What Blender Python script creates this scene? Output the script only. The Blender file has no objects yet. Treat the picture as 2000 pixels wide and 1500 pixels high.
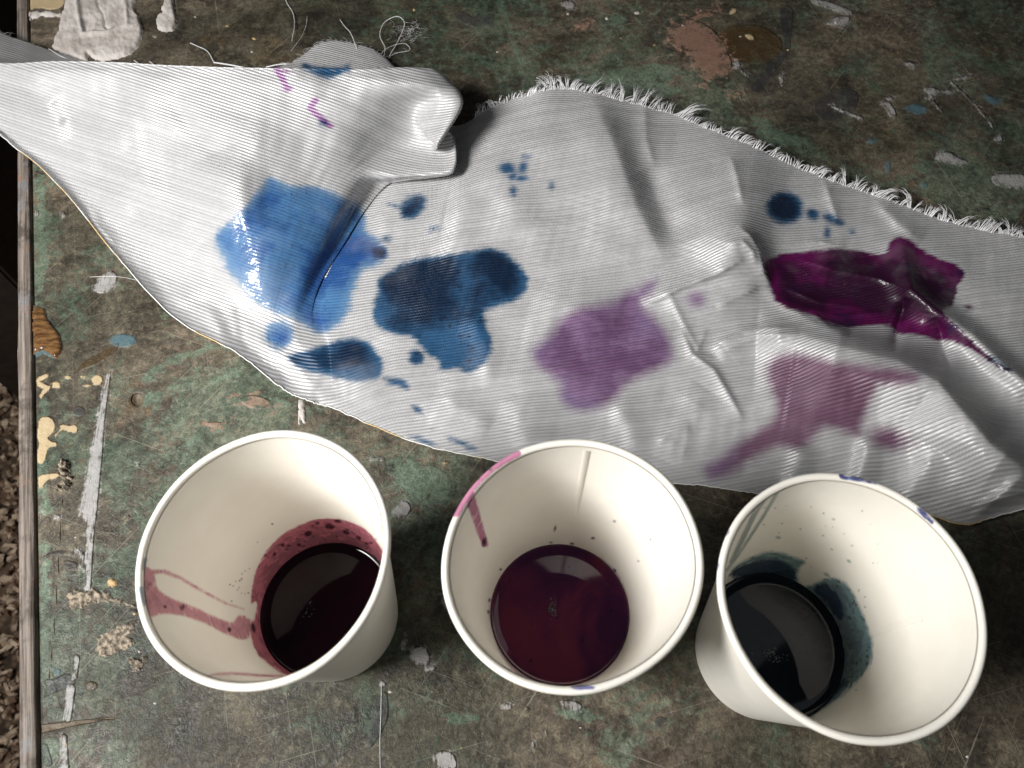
import bpy, bmesh, math, random
import numpy as np
from mathutils import Vector, Matrix, noise as mnoise
random.seed(7); rng = np.random.default_rng(7)
R = math.radians
scene = bpy.context.scene
COL = scene.collection

# ------------------------------------------------------------------ camera, world, light
F_PX, TILT, CAM_H = 1551.2, R(27.534), 0.3815          # focal length in photo pixels, tilt from straight down, height
cam_d = bpy.data.cameras.new('camera'); cam = bpy.data.objects.new('camera', cam_d); COL.objects.link(cam)
cam.location = (0, 0, CAM_H); cam.rotation_euler = (TILT, 0, 0)
cam_d.sensor_width = 36; cam_d.sensor_fit = 'HORIZONTAL'; cam_d.lens = F_PX / 2000 * 36
cam_d.clip_start = 0.01; cam_d.clip_end = 50
cam_d.dof.use_dof = True; cam_d.dof.focus_distance = 0.42; cam_d.dof.aperture_fstop = 17
scene.camera = cam

world = bpy.data.worlds.new('World'); scene.world = world; world.use_nodes = True
bg = world.node_tree.nodes['Background']
bg.inputs[0].default_value = (0.97, 0.98, 1.0, 1); bg.inputs[1].default_value = 0.032

def area(name, loc, target, sx, sy, power, col, spread=180):
    d = bpy.data.lights.new(name, 'AREA'); d.shape = 'RECTANGLE'; d.size = sx; d.size_y = sy
    d.energy = power; d.color = col; d.spread = R(spread)
    o = bpy.data.objects.new(name, d); COL.objects.link(o); o.location = loc
    o.rotation_euler = (Vector(target) - Vector(loc)).to_track_quat('-Z', 'Y').to_euler()
    return o
area('doorway_daylight', (-0.60, -0.10, 0.66), (-0.15, 0.22, 0.0), 0.26, 0.34, 5.6, (1.0, 0.982, 0.95), 105)
area('front_window', (-0.42, -0.95, 0.62), (0.0, 0.15, 0.05), 0.40, 0.40, 1.9, (1.0, 0.98, 0.95))
area('skylight', (0.62, 0.55, 1.35), (0.1, 0.1, 0.0), 0.34, 0.62, 0.28, (0.9, 0.95, 1.0))

scene.view_settings.view_transform = 'Standard'; scene.view_settings.look = 'None'
scene.view_settings.exposure = 0.0; scene.view_settings.gamma = 1.0
scene.view_settings.use_curve_mapping = False
scene.cycles.max_bounces = 10; scene.cycles.diffuse_bounces = 6; scene.cycles.glossy_bounces = 5
scene.cycles.use_denoising = True; scene.cycles.use_adaptive_sampling = True; scene.cycles.adaptive_threshold = 0.025

# ------------------------------------------------------------------ geometry helpers
CT, ST = math.cos(TILT), math.sin(TILT)
def at(px, py, z=0.0):
    """world point at height z that lies on the line of sight through photo pixel (px,py); arrays allowed"""
    px = np.asarray(px, float); py = np.asarray(py, float); z = np.asarray(z, float)
    a = (px - 1000) / F_PX; b = (750 - py) / F_PX
    dx = a; dy = ST + b * CT; dz = -CT + b * ST
    t = (z - CAM_H) / dz
    return np.stack(np.broadcast_arrays(dx * t, dy * t, z), -1)
def to_px(P):
    P = np.asarray(P, float); x, y, z = P[..., 0], P[..., 1], P[..., 2] - CAM_H
    d = y * ST - z * CT; u = y * CT + z * ST
    return 1000 + F_PX * x / d, 750 - F_PX * u / d

def mesh_obj(name, verts, faces, mat, parent=None, smooth=True):
    me = bpy.data.meshes.new(name)
    me.from_pydata([tuple(v) for v in verts] if not isinstance(verts, list) else verts, [], faces)
    me.update()
    if smooth: me.polygons.foreach_set('use_smooth', [True] * len(me.polygons))
    if mat: me.materials.append(mat)
    o = bpy.data.objects.new(name, me); COL.objects.link(o)
    if parent: o.parent = parent
    return o
def grid_mesh(name, P, mat, parent=None, wrap_u=False):
    """P: (nu,nv,3) array -> quad mesh"""
    nu, nv = P.shape[:2]
    me = bpy.data.meshes.new(name)
    me.vertices.add(nu * nv); me.vertices.foreach_set('co', P.reshape(-1).astype(np.float32))
    idx = np.arange(nu * nv).reshape(nu, nv)
    if wrap_u: idx = np.vstack([idx, idx[:1]])
    q = np.stack([idx[:-1, :-1], idx[1:, :-1], idx[1:, 1:], idx[:-1, 1:]], -1).reshape(-1, 4)
    n = len(q)
    me.loops.add(n * 4); me.loops.foreach_set('vertex_index', q.reshape(-1).astype(np.int32))
    me.polygons.add(n); me.polygons.foreach_set('loop_start', np.arange(0, n * 4, 4, dtype=np.int32))
    me.update(calc_edges=True); me.validate()
    me.polygons.foreach_set('use_smooth', np.ones(len(me.polygons), bool))
    if mat: me.materials.append(mat)
    o = bpy.data.objects.new(name, me); COL.objects.link(o)
    if parent: o.parent = parent
    return o
def set_attr(o, name, arr):
    a = o.data.attributes.new(name, 'FLOAT', 'POINT'); a.data.foreach_set('value', np.asarray(arr, np.float32).reshape(-1))
def empty(name, loc, label=None, cat=None, group=None):
    o = bpy.data.objects.new(name, None); COL.objects.link(o); o.location = loc; o.empty_display_size = 0.02
    if label: o['label'] = label; o['category'] = cat
    if group: o['group'] = group
    bpy.context.view_layer.update()
    return o
def attach(child, root):
    """parent keeping the child's world-space vertices"""
    child.parent = root
    child.matrix_parent_inverse = Matrix.Translation(-Vector(root.location))

# signed pixel fields: >0 inside
def f_poly(X, Y, pts):
    P = np.array(pts, float); out = np.full(X.shape, -60.0)
    m = (X > P[:, 0].min() - 50) & (X < P[:, 0].max() + 50) & (Y > P[:, 1].min() - 50) & (Y < P[:, 1].max() + 50)
    x, y = X[m], Y[m]
    if not len(x): return out
    d = np.full(x.shape, 1e9); ins = np.zeros(x.shape, bool)
    for i in range(len(P)):
        ax, ay = P[i]; bx, by = P[(i + 1) % len(P)]
        vx, vy = bx - ax, by - ay
        t = np.clip(((x - ax) * vx + (y - ay) * vy) / (vx * vx + vy * vy + 1e-9), 0, 1)
        d = np.minimum(d, np.hypot(x - ax - t * vx, y - ay - t * vy))
        if ay != by:
            c = ((ay > y) != (by > y)) & (x < (bx - ax) * (y - ay) / (by - ay) + ax)
            ins ^= c
    out[m] = np.where(ins, d, -d)
    return np.clip(out, -60, 60)
def f_line(X, Y, pts, w, w2=None):
    out = np.full(X.shape, -60.0); w2 = w if w2 is None else w2
    n = len(pts) - 1
    for i in range(n):
        ax, ay = pts[i]; bx, by = pts[i + 1]; vx, vy = bx - ax, by - ay
        t = np.clip(((X - ax) * vx + (Y - ay) * vy) / (vx * vx + vy * vy + 1e-9), 0, 1)
        ww = w + (w2 - w) * (i + t) / n
        out = np.maximum(out, ww - np.hypot(X - ax - t * vx, Y - ay - t * vy))
    return np.clip(out, -60, 60)
def f_ell(X, Y, cx, cy, rx, ry, rot=0):
    c, s = math.cos(R(rot)), math.sin(R(rot))
    u = (X - cx) * c + (Y - cy) * s; v = -(X - cx) * s + (Y - cy) * c
    k = np.hypot(u / rx, v / ry)
    return np.clip((1 - k) * min(rx, ry), -60, 60)
def chaikin(pts):
    P = np.array(pts, float)
    for _ in range(2):
        Q = np.roll(P, -1, 0); P = np.stack([.78 * P + .22 * Q, .22 * P + .78 * Q], 1).reshape(-1, 2)
    return P.tolist()
def field(X, Y, shapes):
    out = np.full(X.shape, -60.0)
    for s in shapes:
        if s[0] == 'p': f = f_poly(X, Y, chaikin(s[1]))
        elif s[0] == 'l': f = f_line(X, Y, *s[1:])
        else: f = f_ell(X, Y, *s[1:])
        out = np.maximum(out, f)
    return out

# ------------------------------------------------------------------ shader helper
class NT:
    def __init__(s, name):
        s.mat = bpy.data.materials.new(name); s.mat.use_nodes = True
        s.t = s.mat.node_tree; s.t.nodes.clear()
        s.out = s.n('ShaderNodeOutputMaterial')
    def n(s, ty, **kw):
        nd = s.t.nodes.new(ty)
        for k, v in kw.items(): setattr(nd, k, v)
        return nd
    def put(s, sock, v):
        if isinstance(v, bpy.types.NodeSocket): s.t.links.new(v, sock)
        elif isinstance(v, (int, float)):
            sock.default_value = v if sock.type in ('VALUE', 'INT') else ((v, v, v, 1) if sock.type == 'RGBA' else (v, v, v))
        else:
            v = tuple(v); sock.default_value = v if (sock.type != 'RGBA' or len(v) == 4) else v + (1,)
    def obj(s): return s.n('ShaderNodeTexCoord').outputs['Object']
    def attr(s, name): return s.n('ShaderNodeAttribute', attribute_name=name).outputs['Fac']
    def math(s, op, a, b=0.0, c=None, clamp=False):
        nd = s.n('ShaderNodeMath', operation=op, use_clamp=clamp); s.put(nd.inputs[0], a); s.put(nd.inputs[1], b)
        if c is not None: s.put(nd.inputs[2], c)
        return nd.outputs[0]
    def map(s, v, a, b, c=0.0, d=1.0, smooth=True):
        nd = s.n('ShaderNodeMapRange', interpolation_type='SMOOTHSTEP' if smooth else 'LINEAR')
        s.put(nd.inputs[0], v)
        for i, q in enumerate((a, b, c, d)): s.put(nd.inputs[i + 1], q)
        return nd.outputs[0]
    def mapping(s, vec, scale=(1, 1, 1), rot=(0, 0, 0), loc=(0, 0, 0)):
        nd = s.n('ShaderNodeMapping'); s.put(nd.inputs[0], vec); nd.inputs[1].default_value = loc
        nd.inputs[2].default_value = rot; nd.inputs[3].default_value = scale
        return nd.outputs[0]
    def noise(s, vec, scale, detail=4, rough=0.55, dist=0.0):
        nd = s.n('ShaderNodeTexNoise'); s.put(nd.inputs['Vector'], vec); nd.inputs['Scale'].default_value = scale
        nd.inputs['Detail'].default_value = detail; nd.inputs['Roughness'].default_value = rough
        nd.inputs['Distortion'].default_value = dist
        return nd.outputs[0]
    def voro(s, vec, scale, feature='F1', rnd=1.0):
        nd = s.n('ShaderNodeTexVoronoi', feature=feature); s.put(nd.inputs['Vector'], vec)
        nd.inputs['Scale'].default_value = scale; nd.inputs['Randomness'].default_value = rnd
        return nd.outputs[0]
    def mix(s, f, a, b, mode='MIX'):
        nd = s.n('ShaderNodeMix', data_type='RGBA', blend_type=mode); s.put(nd.inputs[0], f)
        s.put(nd.inputs[6], a); s.put(nd.inputs[7], b)
        return nd.outputs[2]
    def bump(s, h, strength=0.5, dist=0.001, normal=None):
        nd = s.n('ShaderNodeBump'); nd.inputs['Strength'].default_value = strength; nd.inputs['Distance'].default_value = dist
        s.put(nd.inputs['Height'], h)
        if normal is not None: s.put(nd.inputs['Normal'], normal)
        return nd.outputs[0]
    def bsdf(s, **kw):
        nd = s.n('ShaderNodeBsdfPrincipled')
        for k, v in kw.items(): s.put(nd.inputs[k.replace('_', ' ')], v)
        s.t.links.new(nd.outputs[0], s.out.inputs[0]); return nd

def simple(name, col, rough=0.5, spec=0.4, nscale=300, namp=0.25, bump=0.2, bdist=0.0004):
    m = NT(name); v = m.obj(); n = m.noise(v, nscale, 5)
    c = m.mix(m.map(n, 0.3, 0.7), [q * (1 - namp) for q in col], [min(1, q * (1 + namp)) for q in col])
    m.bsdf(Base_Color=c, Roughness=rough, Specular_IOR_Level=spec, Normal=m.bump(n, bump, bdist)); return m.mat

# ------------------------------------------------------------------ work table
E_TOP, E_BOT = at(57, 0)[:2], at(78, 1500)[:2]
def edge_x(y):
    return E_BOT[0] + (E_TOP[0] - E_BOT[0]) * (y - E_BOT[1]) / (E_TOP[1] - E_BOT[1])
table = empty('work_table', (0.25, 0.3, -0.74), 'old paint-spattered green and brown work table under the cups and cloth', 'table')

MARKS = {
 'green': [('p', [(280,720),(320,705),(340,690),(370,675),(410,665),(430,668),(415,690),(370,705),(330,715),(312,735),(300,765),(315,755),(350,745),(385,745),(380,760),(340,765),(320,785),(290,795),(270,790),(285,760),(278,740)]),
   ('p', [(405,740),(430,735),(460,715),(485,715),(490,725),(470,745),(440,745),(415,755)]),
   ('p', [(480,765),(520,760),(575,785),(560,795),(520,790),(495,800),(485,780)]), ('l', [(375,800),(350,830),(335,850)], 7, 3), ('l', [(390,850),(370,870),(340,880)], 9, 5),
   ('p', [(66,300),(88,320),(92,420),(95,520),(80,590),(68,590)]), ('p', [(72,1040),(100,1050),(108,1120),(98,1200),(96,1290),(120,1390),(150,1405),(110,1412),(76,1408)]),
   ('p', [(78,1440),(120,1440),(112,1500),(80,1510)]), ('p', [(70,760),(105,780),(90,880),(100,960),(110,1000),(72,1010)]),
   ('p', [(755,890),(830,900),(885,930),(880,985),(830,1000),(800,985),(760,930)]), ('p',[(860,1395),(900,1385),(960,1400),(930,1412),(880,1412)]),
   ('p', [(1070,1385),(1150,1378),(1200,1400),(1165,1415),(1110,1402)]), ('l', [(1145,1435),(1200,1420)], 8, 5), ('e',1795,331,18,15,20), ('e',1475,116,27,10,-12), ('p',[(1460,230),(1500,225),(1525,260),(1590,270),(1560,285),(1500,290),(1470,270)]),
   ('l',[(975,0),(1000,70),(1020,140)],9,6), ('p',[(1180,35),(1215,20),(1225,45),(1200,60),(1180,55)]), ('p',[(1050,215),(1120,220),(1230,190),(1300,200),(1340,180),(1300,150),(1340,130),(1250,120),(1140,150),(1040,170)])],
 'cream': [('l',[(74,742),(92,733)],4,4),('l',[(76,750),(95,757),(84,768),(80,775)],5,3),('e',110,751,9,6,10),('e',190,742,11,10,0),('e',134,737,7,3,5),('e',171,753,7,3,0),('e',162,736,4,3,0),
   ('p',[(73,842),(76,815),(95,813),(105,820),(109,835),(102,848),(92,855),(100,862),(113,864),(111,872),(95,874),(91,888),(88,902),(79,906),(72,902),(72,880),(78,865),(71,855)]),
   ('p',[(115,833),(122,827),(135,832),(148,828),(153,838),(148,847),(138,843),(125,841)]),('l',[(118,840),(107,853)],1.6,1),('p',[(73,928),(95,925),(116,923),(117,932),(95,937),(86,946),(82,956),(75,950)]),
   ('p',[(26,-5),(128,-5),(125,12),(100,20),(80,14),(50,20),(26,28)]),('e',1465,72,9,5,30),('e',1432,22,8,5,-40),('e',870,905,5,3,0)],
 'white': [('p',[(217,716),(214,756),(207,795),(203,840),(199,900),(193,960),(186,1034),(172,1029),(163,1014),(153,993),(166,945),(175,894),(184,840),(194,792),(203,750)]),
   ('l',[(177,1035),(174,1090),(172,1155)],8,5),('l',[(150,1075),(165,1090),(158,1110)],5,4),('l',[(150,1285),(146,1325)],6,4),('l',[(138,1345),(132,1405)],9,7),('l',[(125,1440),(128,1500)],6,6),
   ('p',[(1578,-4),(1620,2),(1672,24),(1655,30),(1625,18),(1590,8)]),('p',[(1612,45),(1635,30),(1662,32),(1655,50),(1640,55),(1628,50)]),('p',[(1714,202),(1735,195),(1752,220),(1748,232),(1736,225),(1728,208)]),('e',1738,192,7,4,20),
   ('p',[(1825,310),(1832,297),(1860,296),(1870,308),(1895,316),(1880,322),(1845,318)]),('p',[(1936,345),(1950,338),(2010,340),(2010,368),(1960,366),(1940,358)]),('l',[(1858,160),(1885,185),(1915,215),(1938,246)],1.6,2.2),
   ('e',1822,178,16,7,15),('e',1853,180,8,4,0),('e',1816,190,7,5,0),('l',[(1822,198),(1838,215)],3,2),('e',1779,126,9,5,20),('e',1893,76,4,3,0),('l',[(1620,205),(1685,232)],1.5,3),('e',1882,152,14,4,-8),('e',1527,155,4,10,0),('e',1439,127,7,7,0),
   ('l',[(1448,138),(1462,148)],2,2),('p',[(1940,270),(1955,262),(1962,275),(1945,278)]),('p',[(1095,0),(1120,2),(1126,14),(1112,20),(1100,10)]),
   ('p',[(800,1285),(805,1265),(830,1260),(840,1280),(838,1300),(815,1300)]),('e',842,1306,10,6,-20),('p',[(855,1500),(842,1480),(860,1465),(885,1470),(893,1490),(890,1505)]),('p',[(975,1385),(988,1372),(1002,1378),(996,1390)]),('p',[(1020,1376),(1038,1385),(1030,1392)]),
   ('p',[(1090,1372),(1110,1366),(1138,1375),(1136,1388),(1118,1390),(1105,1380)]),('e',729,896,6,3,0),('e',746,897,5,3,0),('e',113,1010,6,5,0),('e',126,1498,10,8,0),('e',746,1336,8,6,0),('p',[(765,995),(790,975),(805,990),(795,1010),(770,1012)]),('e',1042,1454,3,5,0),('e',1067,1432,3,4,0),('e',866,1175,4,12,-20),('e',788,1255,5,12,10),
   ('p',[(195,545),(215,525),(232,540),(218,570),(190,572),(178,565)]),('e',268,908,4,3,0),('e',80,1005,2,3,0),('e',72,417,4,5,0),('e',122,418,5,4,0)],
 'pink': [('p',[(1305,48),(1360,38),(1400,62),(1422,100),(1432,130),(1408,150),(1385,162),(1352,135),(1347,105),(1322,95),(1300,75)]),('e',1376,166,10,6,0),('e',1441,184,7,5,0),('e',1142,48,12,8,-20),('l',[(1330,45),(1400,20)],6,3),('e',418,828,14,4,0),('e',500,785,30,12,10),('e',250,1010,4,4,0)],
 'dark': [('p',[(82,1326),(105,1328),(130,1314),(147,1324),(146,1340),(126,1346),(105,1353),(80,1366),(93,1350),(90,1337)]),('e',153,803,12,9,0),('p',[(123,1094),(150,1098),(152,1108),(135,1116),(125,1106)]),('l',[(88,1090),(110,1080),(150,1080)],4,3),
   ('p',[(880,28),(905,20),(925,38),(970,24),(958,48),(930,55),(900,44)]),('l',[(1478,170),(1532,105)],13,5),('l',[(1535,25),(1537,95)],14,6),('l',[(85,1460),(95,1490)],8,7),('e',1290,1410,14,10,0),('e',945,40,18,10,10),('p',[(1590,190),(1640,170),(1680,180),(1670,220),(1620,240),(1590,225)]),('e',260,1195,8,5,0),('p',[(740,1440),(760,1400),(755,1340),(730,1380),(715,1470)])],
 'blue': [('e',1734,325,5,13,5),('e',1702,276,8,4,-20),('e',1806,362,6,5,0),('e',1790,213,21,9,8),('l',[(68,690),(85,682),(105,695)],8,4),('e',112,1312,7,6,0),('e',1950,195,26,12,10),('e',240,665,26,12,0),('e',555,1095,5,3,0)],
 'varnish': [('p',[(1400,60),(1440,48),(1490,50),(1525,75),(1530,95),(1505,118),(1450,128),(1425,108),(1412,85)]),('p',[(140,735),(165,705),(200,690),(235,665),(225,690),(190,712),(160,722)]),('e',178,1340,12,9,0)],
 'groove': [('l',[(122,975),(118,1060),(110,1180),(102,1280),(96,1326)],1.1,1.1),('l',[(78,1424),(150,1412),(250,1398)],8,1),('e',268,780,12.5,12.5,0)],
}
def green_bias(X, Y):
    b = np.zeros(X.shape)
    for cx, cy, r, a in [(370,740,120,.5),(350,920,150,.5),(520,810,120,.5),(820,940,100,.7),(840,1040,60,.5),(85,1250,70,.7),(200,1330,110,.5),(180,1450,120,.4),(1200,1400,140,.3),(760,1200,80,-.1),(1150,200,160,.4),(1400,230,150,.3),(1650,320,160,.2),(1900,350,130,.4),(1930,60,130,.3),(1850,110,80,.2),(1000,60,120,.2),(600,60,150,-.3),(400,60,150,-.3),(180,480,90,-.1),(330,1050,60,.5),(1000,1450,120,-.5),(450,1430,120,-.3),(1700,130,160,-.4),(220,640,80,-.4),(80,470,50,.6),(1950,1400,120,-.6)]:
        b += a * np.exp(-((X - cx) ** 2 + (Y - cy) ** 2) / (r * r))
    return b

# ---- table surface material
m = NT('painted_table_top'); v = m.obj()
nA = m.noise(v, 9, 4, .62, .4); nB = m.noise(v, 38, 4, .65, .6); nC = m.noise(v, 170, 4, .7); nD = m.noise(v, 1000, 3, .8)
warp = m.noise(m.mapping(v, (1, 1, 1), loc=(3, 1, 0)), 60, 4, .7)
nE = m.noise(m.mapping(v, loc=(7, 3, 1)), 330, 4, .75, .8)
c = m.mix(m.map(nB, .35, .65), (.070, .058, .049), (.150, .128, .106))
c = m.mix(m.map(nA, .45, .62, 0, .8), c, (.052, .046, .041))
c = m.mix(m.map(nC, .48, .70, 0, .7), c, (.225, .19, .15))
c = m.mix(m.map(m.noise(m.mapping(v, loc=(9, 4, 2)), 24, 4, .7), .53, .66, 0, .6), c, (.085, .066, .056))
c = m.mix(m.map(m.noise(m.mapping(v, loc=(2, 8, 5)), 14, 4, .7), .60, .70, 0, .45), c, (.20, .13, .07))
# worn green paint that survives in patches
gmask = m.math('ADD', m.math('ADD', m.noise(m.mapping(v, loc=(5, 5, 0)), 19, 5, .72, .9), m.math('MULTIPLY', m.attr('gbias'), .22)), m.math('ADD', m.math('MULTIPLY', m.math('SUBTRACT', nC, .5), .45), m.math('MULTIPLY', m.math('SUBTRACT', nE, .5), .35)))
gm1 = m.map(gmask, .50, .61, 0, .74)
green = m.mix(m.map(nC, .35, .65), (.075, .108, .086), (.135, .180, .148))
c = m.mix(gm1, c, green)
gs = m.math('ADD', m.attr('green'), m.math('MULTIPLY', m.math('SUBTRACT', warp, .5), 54))
gs = m.math('ADD', gs, m.math('ADD', m.math('MULTIPLY', m.math('SUBTRACT', nC, .58), 46), m.math('MULTIPLY', m.math('SUBTRACT', nE, .5), 34)))
gm2 = m.map(gs, -2, 2.5, 0, .85)
c = m.mix(gm2, c, m.mix(nE, (.110, .160, .130), (.165, .225, .185)))
# dark grime
c = m.mix(m.map(m.noise(m.mapping(v, loc=(1, 7, 3)), 55, 4, .72), .54, .70, 0, .75), c, (.030, .026, .024))
c = m.mix(m.map(m.noise(m.mapping(v, loc=(6, 2, 9)), 6, 3, .6, .5), .50, .64, 0, .55), c, (.034, .030, .027))
# grit
c = m.mix(1.0, c, m.math('MULTIPLY', m.map(nE, .34, .66, 1.32, .60), m.map(nD, .34, .66, 1.15, .80)), 'MULTIPLY')
# hairline scratches and curly fibre scuffs
sc_total = None
for k, (ang, sx, sy, th, lx) in enumerate([(20, 14, 1300, .735, 0), (-55, 12, 1200, .735, 2), (75, 10, 1300, .74, 5), (-15, 16, 1500, .735, 8)]):
    q = m.noise(m.mapping(m.mapping(v, (1, 1, 1), (0, 0, R(ang)), (lx, 0, 0)), (sx, sy, 1)), 1, 1, .5, .15)
    q = m.map(q, th - .03, th + .02)
    sc_total = q if sc_total is None else m.math('MAXIMUM', sc_total, q)
c = m.mix(m.math('MULTIPLY', sc_total, .55), c, (.32, .31, .28))
curl = m.map(m.math('ABSOLUTE', m.math('SUBTRACT', m.noise(m.mapping(v, loc=(4, 9, 0)), 210, 2, .5, 1.6), .5)), 0, .014, 1, 0)
curl = m.math('MULTIPLY', curl, m.map(nB, .46, .62))
c = m.mix(m.math('MULTIPLY', curl, .55), c, (.36, .30, .22))
tan = m.math('MULTIPLY', m.map(nD, .58, .70), m.map(nB, .42, .62))
c = m.mix(m.math('MULTIPLY', tan, .7), c, (.33, .27, .20))
bumph = m.math('ADD', m.math('MULTIPLY', nC, .5), m.math('MULTIPLY', nE, .5))
bumph = m.math('ADD', bumph, m.map(m.attr('green'), -3, 3, 0, .15))
edgeN = m.noise(v, 420, 3, .7)
_d = at(170, 1030) - at(217, 716); STREAK = 90 - math.degrees(math.atan2(-_d[1], -_d[0]))
def layer(c, h, attr, colA, colB, amp, w, mx, rise, brush=False, wrp=.6):
    s = m.attr(attr)
    s = m.math('ADD', s, m.math('ADD', m.math('MULTIPLY', m.math('SUBTRACT', edgeN, .5), amp), m.math('MULTIPLY', m.math('SUBTRACT', nC, .52), amp * wrp)))
    k = m.map(s, -w, w, 0, mx)
    if brush:
        b = m.noise(m.mapping(m.mapping(v, rot=(0, 0, R(STREAK))), (1100, 70, 1)), 1, 3, .6, .3)
        k = m.math('MULTIPLY', k, m.map(m.math('ADD', b, m.math('MULTIPLY', s, .012)), .40, .52))
    c = m.mix(k, c, m.mix(nC, colA, colB))
    return c, m.math('ADD', h, m.map(m.attr(attr), -2, 2, 0, rise))
c = m.mix(1.0, c, m.mix(m.map(m.noise(m.mapping(v, loc=(3, 3, 7)), 7, 4, .65), .38, .62), (.46, .50, .42), (.98, .94, .83)), 'MULTIPLY')
c, bumph = layer(c, bumph, 'varnish', (.028, .016, .007), (.075, .042, .014), 26, 6, .75, .5)
c, bumph = layer(c, bumph, 'dark', (.012, .012, .016), (.038, .036, .044), 22, 5, .6, .4)
c, bumph = layer(c, bumph, 'pink', (.20, .105, .075), (.35, .20, .15), 70, 6, .62, .7, False, 1.5)
c, bumph = layer(c, bumph, 'blue', (.04, .085, .13), (.10, .19, .20), 14, 3, .75, .3)
c, bumph = layer(c, bumph, 'white', (.22, .21, .205), (.42, .41, .41), 24, 4.5, .85, .8, True)
c, bumph = layer(c, bumph, 'cream', (.36, .275, .16), (.48, .375, .235), 8, 1.8, .95, .8)
gr = m.map(m.math('ADD', m.attr('groove'), m.math('MULTIPLY', m.math('SUBTRACT', warp, .5), 8)), -1, 1)
c = m.mix(m.math('MULTIPLY', gr, .8), c, m.mix(nD, (.035, .028, .022), (.19, .14, .09)))
bumph = m.math('SUBTRACT', bumph, m.map(m.attr('groove'), -1, 1, 0, .8))
rough = m.map(nB, .3, .7, .34, .60)
rough = m.math('SUBTRACT', rough, m.math('MULTIPLY', m.map(m.attr('varnish'), 0, 3), .25))
m.bsdf(Base_Color=c, Roughness=rough, Specular_IOR_Level=.28, Normal=m.bump(bumph, .8, .0013))
M_TABLE = m.mat

ys = np.concatenate([np.linspace(-.30, -.012, 14)[:-1], np.arange(-.012, .56, .0014), np.linspace(.56, .95, 16)[1:]])
us = np.concatenate([[0.0], np.arange(.0008, .64, .0014), np.linspace(.64, 1.05, 16)[1:]])
YY, UU = np.meshgrid(ys, us, indexing='ij')
XX = edge_x(YY) + UU
PX, PY = to_px(np.stack([XX, YY, 0 * XX], -1))
ZZ = np.zeros_like(XX)
hole = f_ell(PX, PY, 268, 780, 12.5, 12.5)
ZZ -= .0022 * np.clip(hole / 3.0, 0, 1)
ZZ -= .0006 * np.clip(field(PX, PY, MARKS['groove'][1:2]) / 3, 0, 1)
ZZ[:, 0] = -.003
top = grid_mesh('table_top', np.stack([XX, YY, ZZ], -1).transpose(1, 0, 2), M_TABLE)
inview = (PX > -100) & (PX < 2100) & (PY > -100) & (PY < 1600)
for k, sh in MARKS.items():
    set_attr(top, k, np.where(inview, field(PX, PY, sh), -60).T)
set_attr(top, 'gbias', green_bias(PX, PY).T)
attach(top, table)

M_WOOD = NT('weathered_edge_wood'); mw = M_WOOD; v = mw.obj()
vv = mw.mapping(mw.mapping(v, rot=(0, 0, R(-16.1))), (520, 14, 300)); g = mw.noise(vv, 1, 4, .65, .1); g2 = mw.noise(v, 45, 5, .65); g3 = mw.noise(mw.mapping(v, loc=(4, 2, 0)), 22, 5, .7)
c = mw.mix(mw.map(g, .3, .7), (.060, .048, .041), (.25, .21, .18))
c = mw.mix(mw.map(g2, .50, .66, 0, .75), c, (.035, .027, .022))
c = mw.mix(mw.map(g3, .56, .66, 0, .8), c, (.17, .17, .18))
c = mw.mix(mw.map(mw.noise(mw.mapping(v, loc=(8, 1, 0)), 30, 5, .7), .60, .68, 0, .7), c, (.23, .125, .075))
c = mw.mix(mw.map(mw.noise(mw.mapping(v, loc=(1, 9, 0)), 130, 5, .7), .68, .73, 0, .9), c, (.55, .50, .44))
mw.bsdf(Base_Color=c, Roughness=.72, Specular_IOR_Level=.3, Normal=mw.bump(mw.math('ADD', g, g2), .7, .0012))
M_WOOD = mw.mat
# edge strip: swept, worn cross-section
yy = np.linspace(-.30, .95, 700)
prof = [(-.0014, -.028), (-.0014, -.004), (-.0017, -.0006), (-.0024, -.0001), (-.0042, .0003), (-.0062, .0003), (-.0078, -.0003), (-.0094, -.0012), (-.0104, -.0032), (-.0108, -.010), (-.0106, -.028)]
S = np.zeros((len(yy), len(prof), 3))
for i, y in enumerate(yy):
    for j, (dx, dz) in enumerate(prof):
        nz = mnoise.noise(Vector((y * 30, j * .15, 3))); n2 = mnoise.noise(Vector((y * 120, j * .5, 8)))
        wear = .0009 if 2 <= j <= 8 else .0003
        S[i, j] = (edge_x(y) + dx + (nz * wear + n2 * .0003) * (1 if j > 5 else .35), y, dz + (nz * .0006 + n2 * .00025 if 1 < j < 9 else 0))
strip = grid_mesh('edge_strip', S[:, ::-1], M_WOOD); attach(strip, table)
def quad_prism(name, x0, x1, y0, y1, z0, z1, mat, parent, skew=True):
    vs = []
    for z in (z0, z1):
        for (x, y) in ((x0, y0), (x1, y0), (x1, y1), (x0, y1)): vs.append((x + (edge_x(y) if skew else 0), y, z))
    o = mesh_obj(name, vs, [(3, 2, 1, 0), (4, 5, 6, 7), (0, 1, 5, 4), (1, 2, 6, 5), (2, 3, 7, 6), (3, 0, 4, 7)], mat, smooth=False)
    attach(o, parent); return o
M_CORE = simple('raw_board', (.09, .07, .055), .8)
quad_prism('board_core', .0006, 1.04, -.295, .945, -.026, -.0031, M_CORE, table)
for (x, y) in ((.03, -.24), (.95, -.24), (.03, .84), (.95, .84)):
    quad_prism('leg', x, x + .05, y, y + .05, -.74, -.0265, M_CORE, table)

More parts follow.
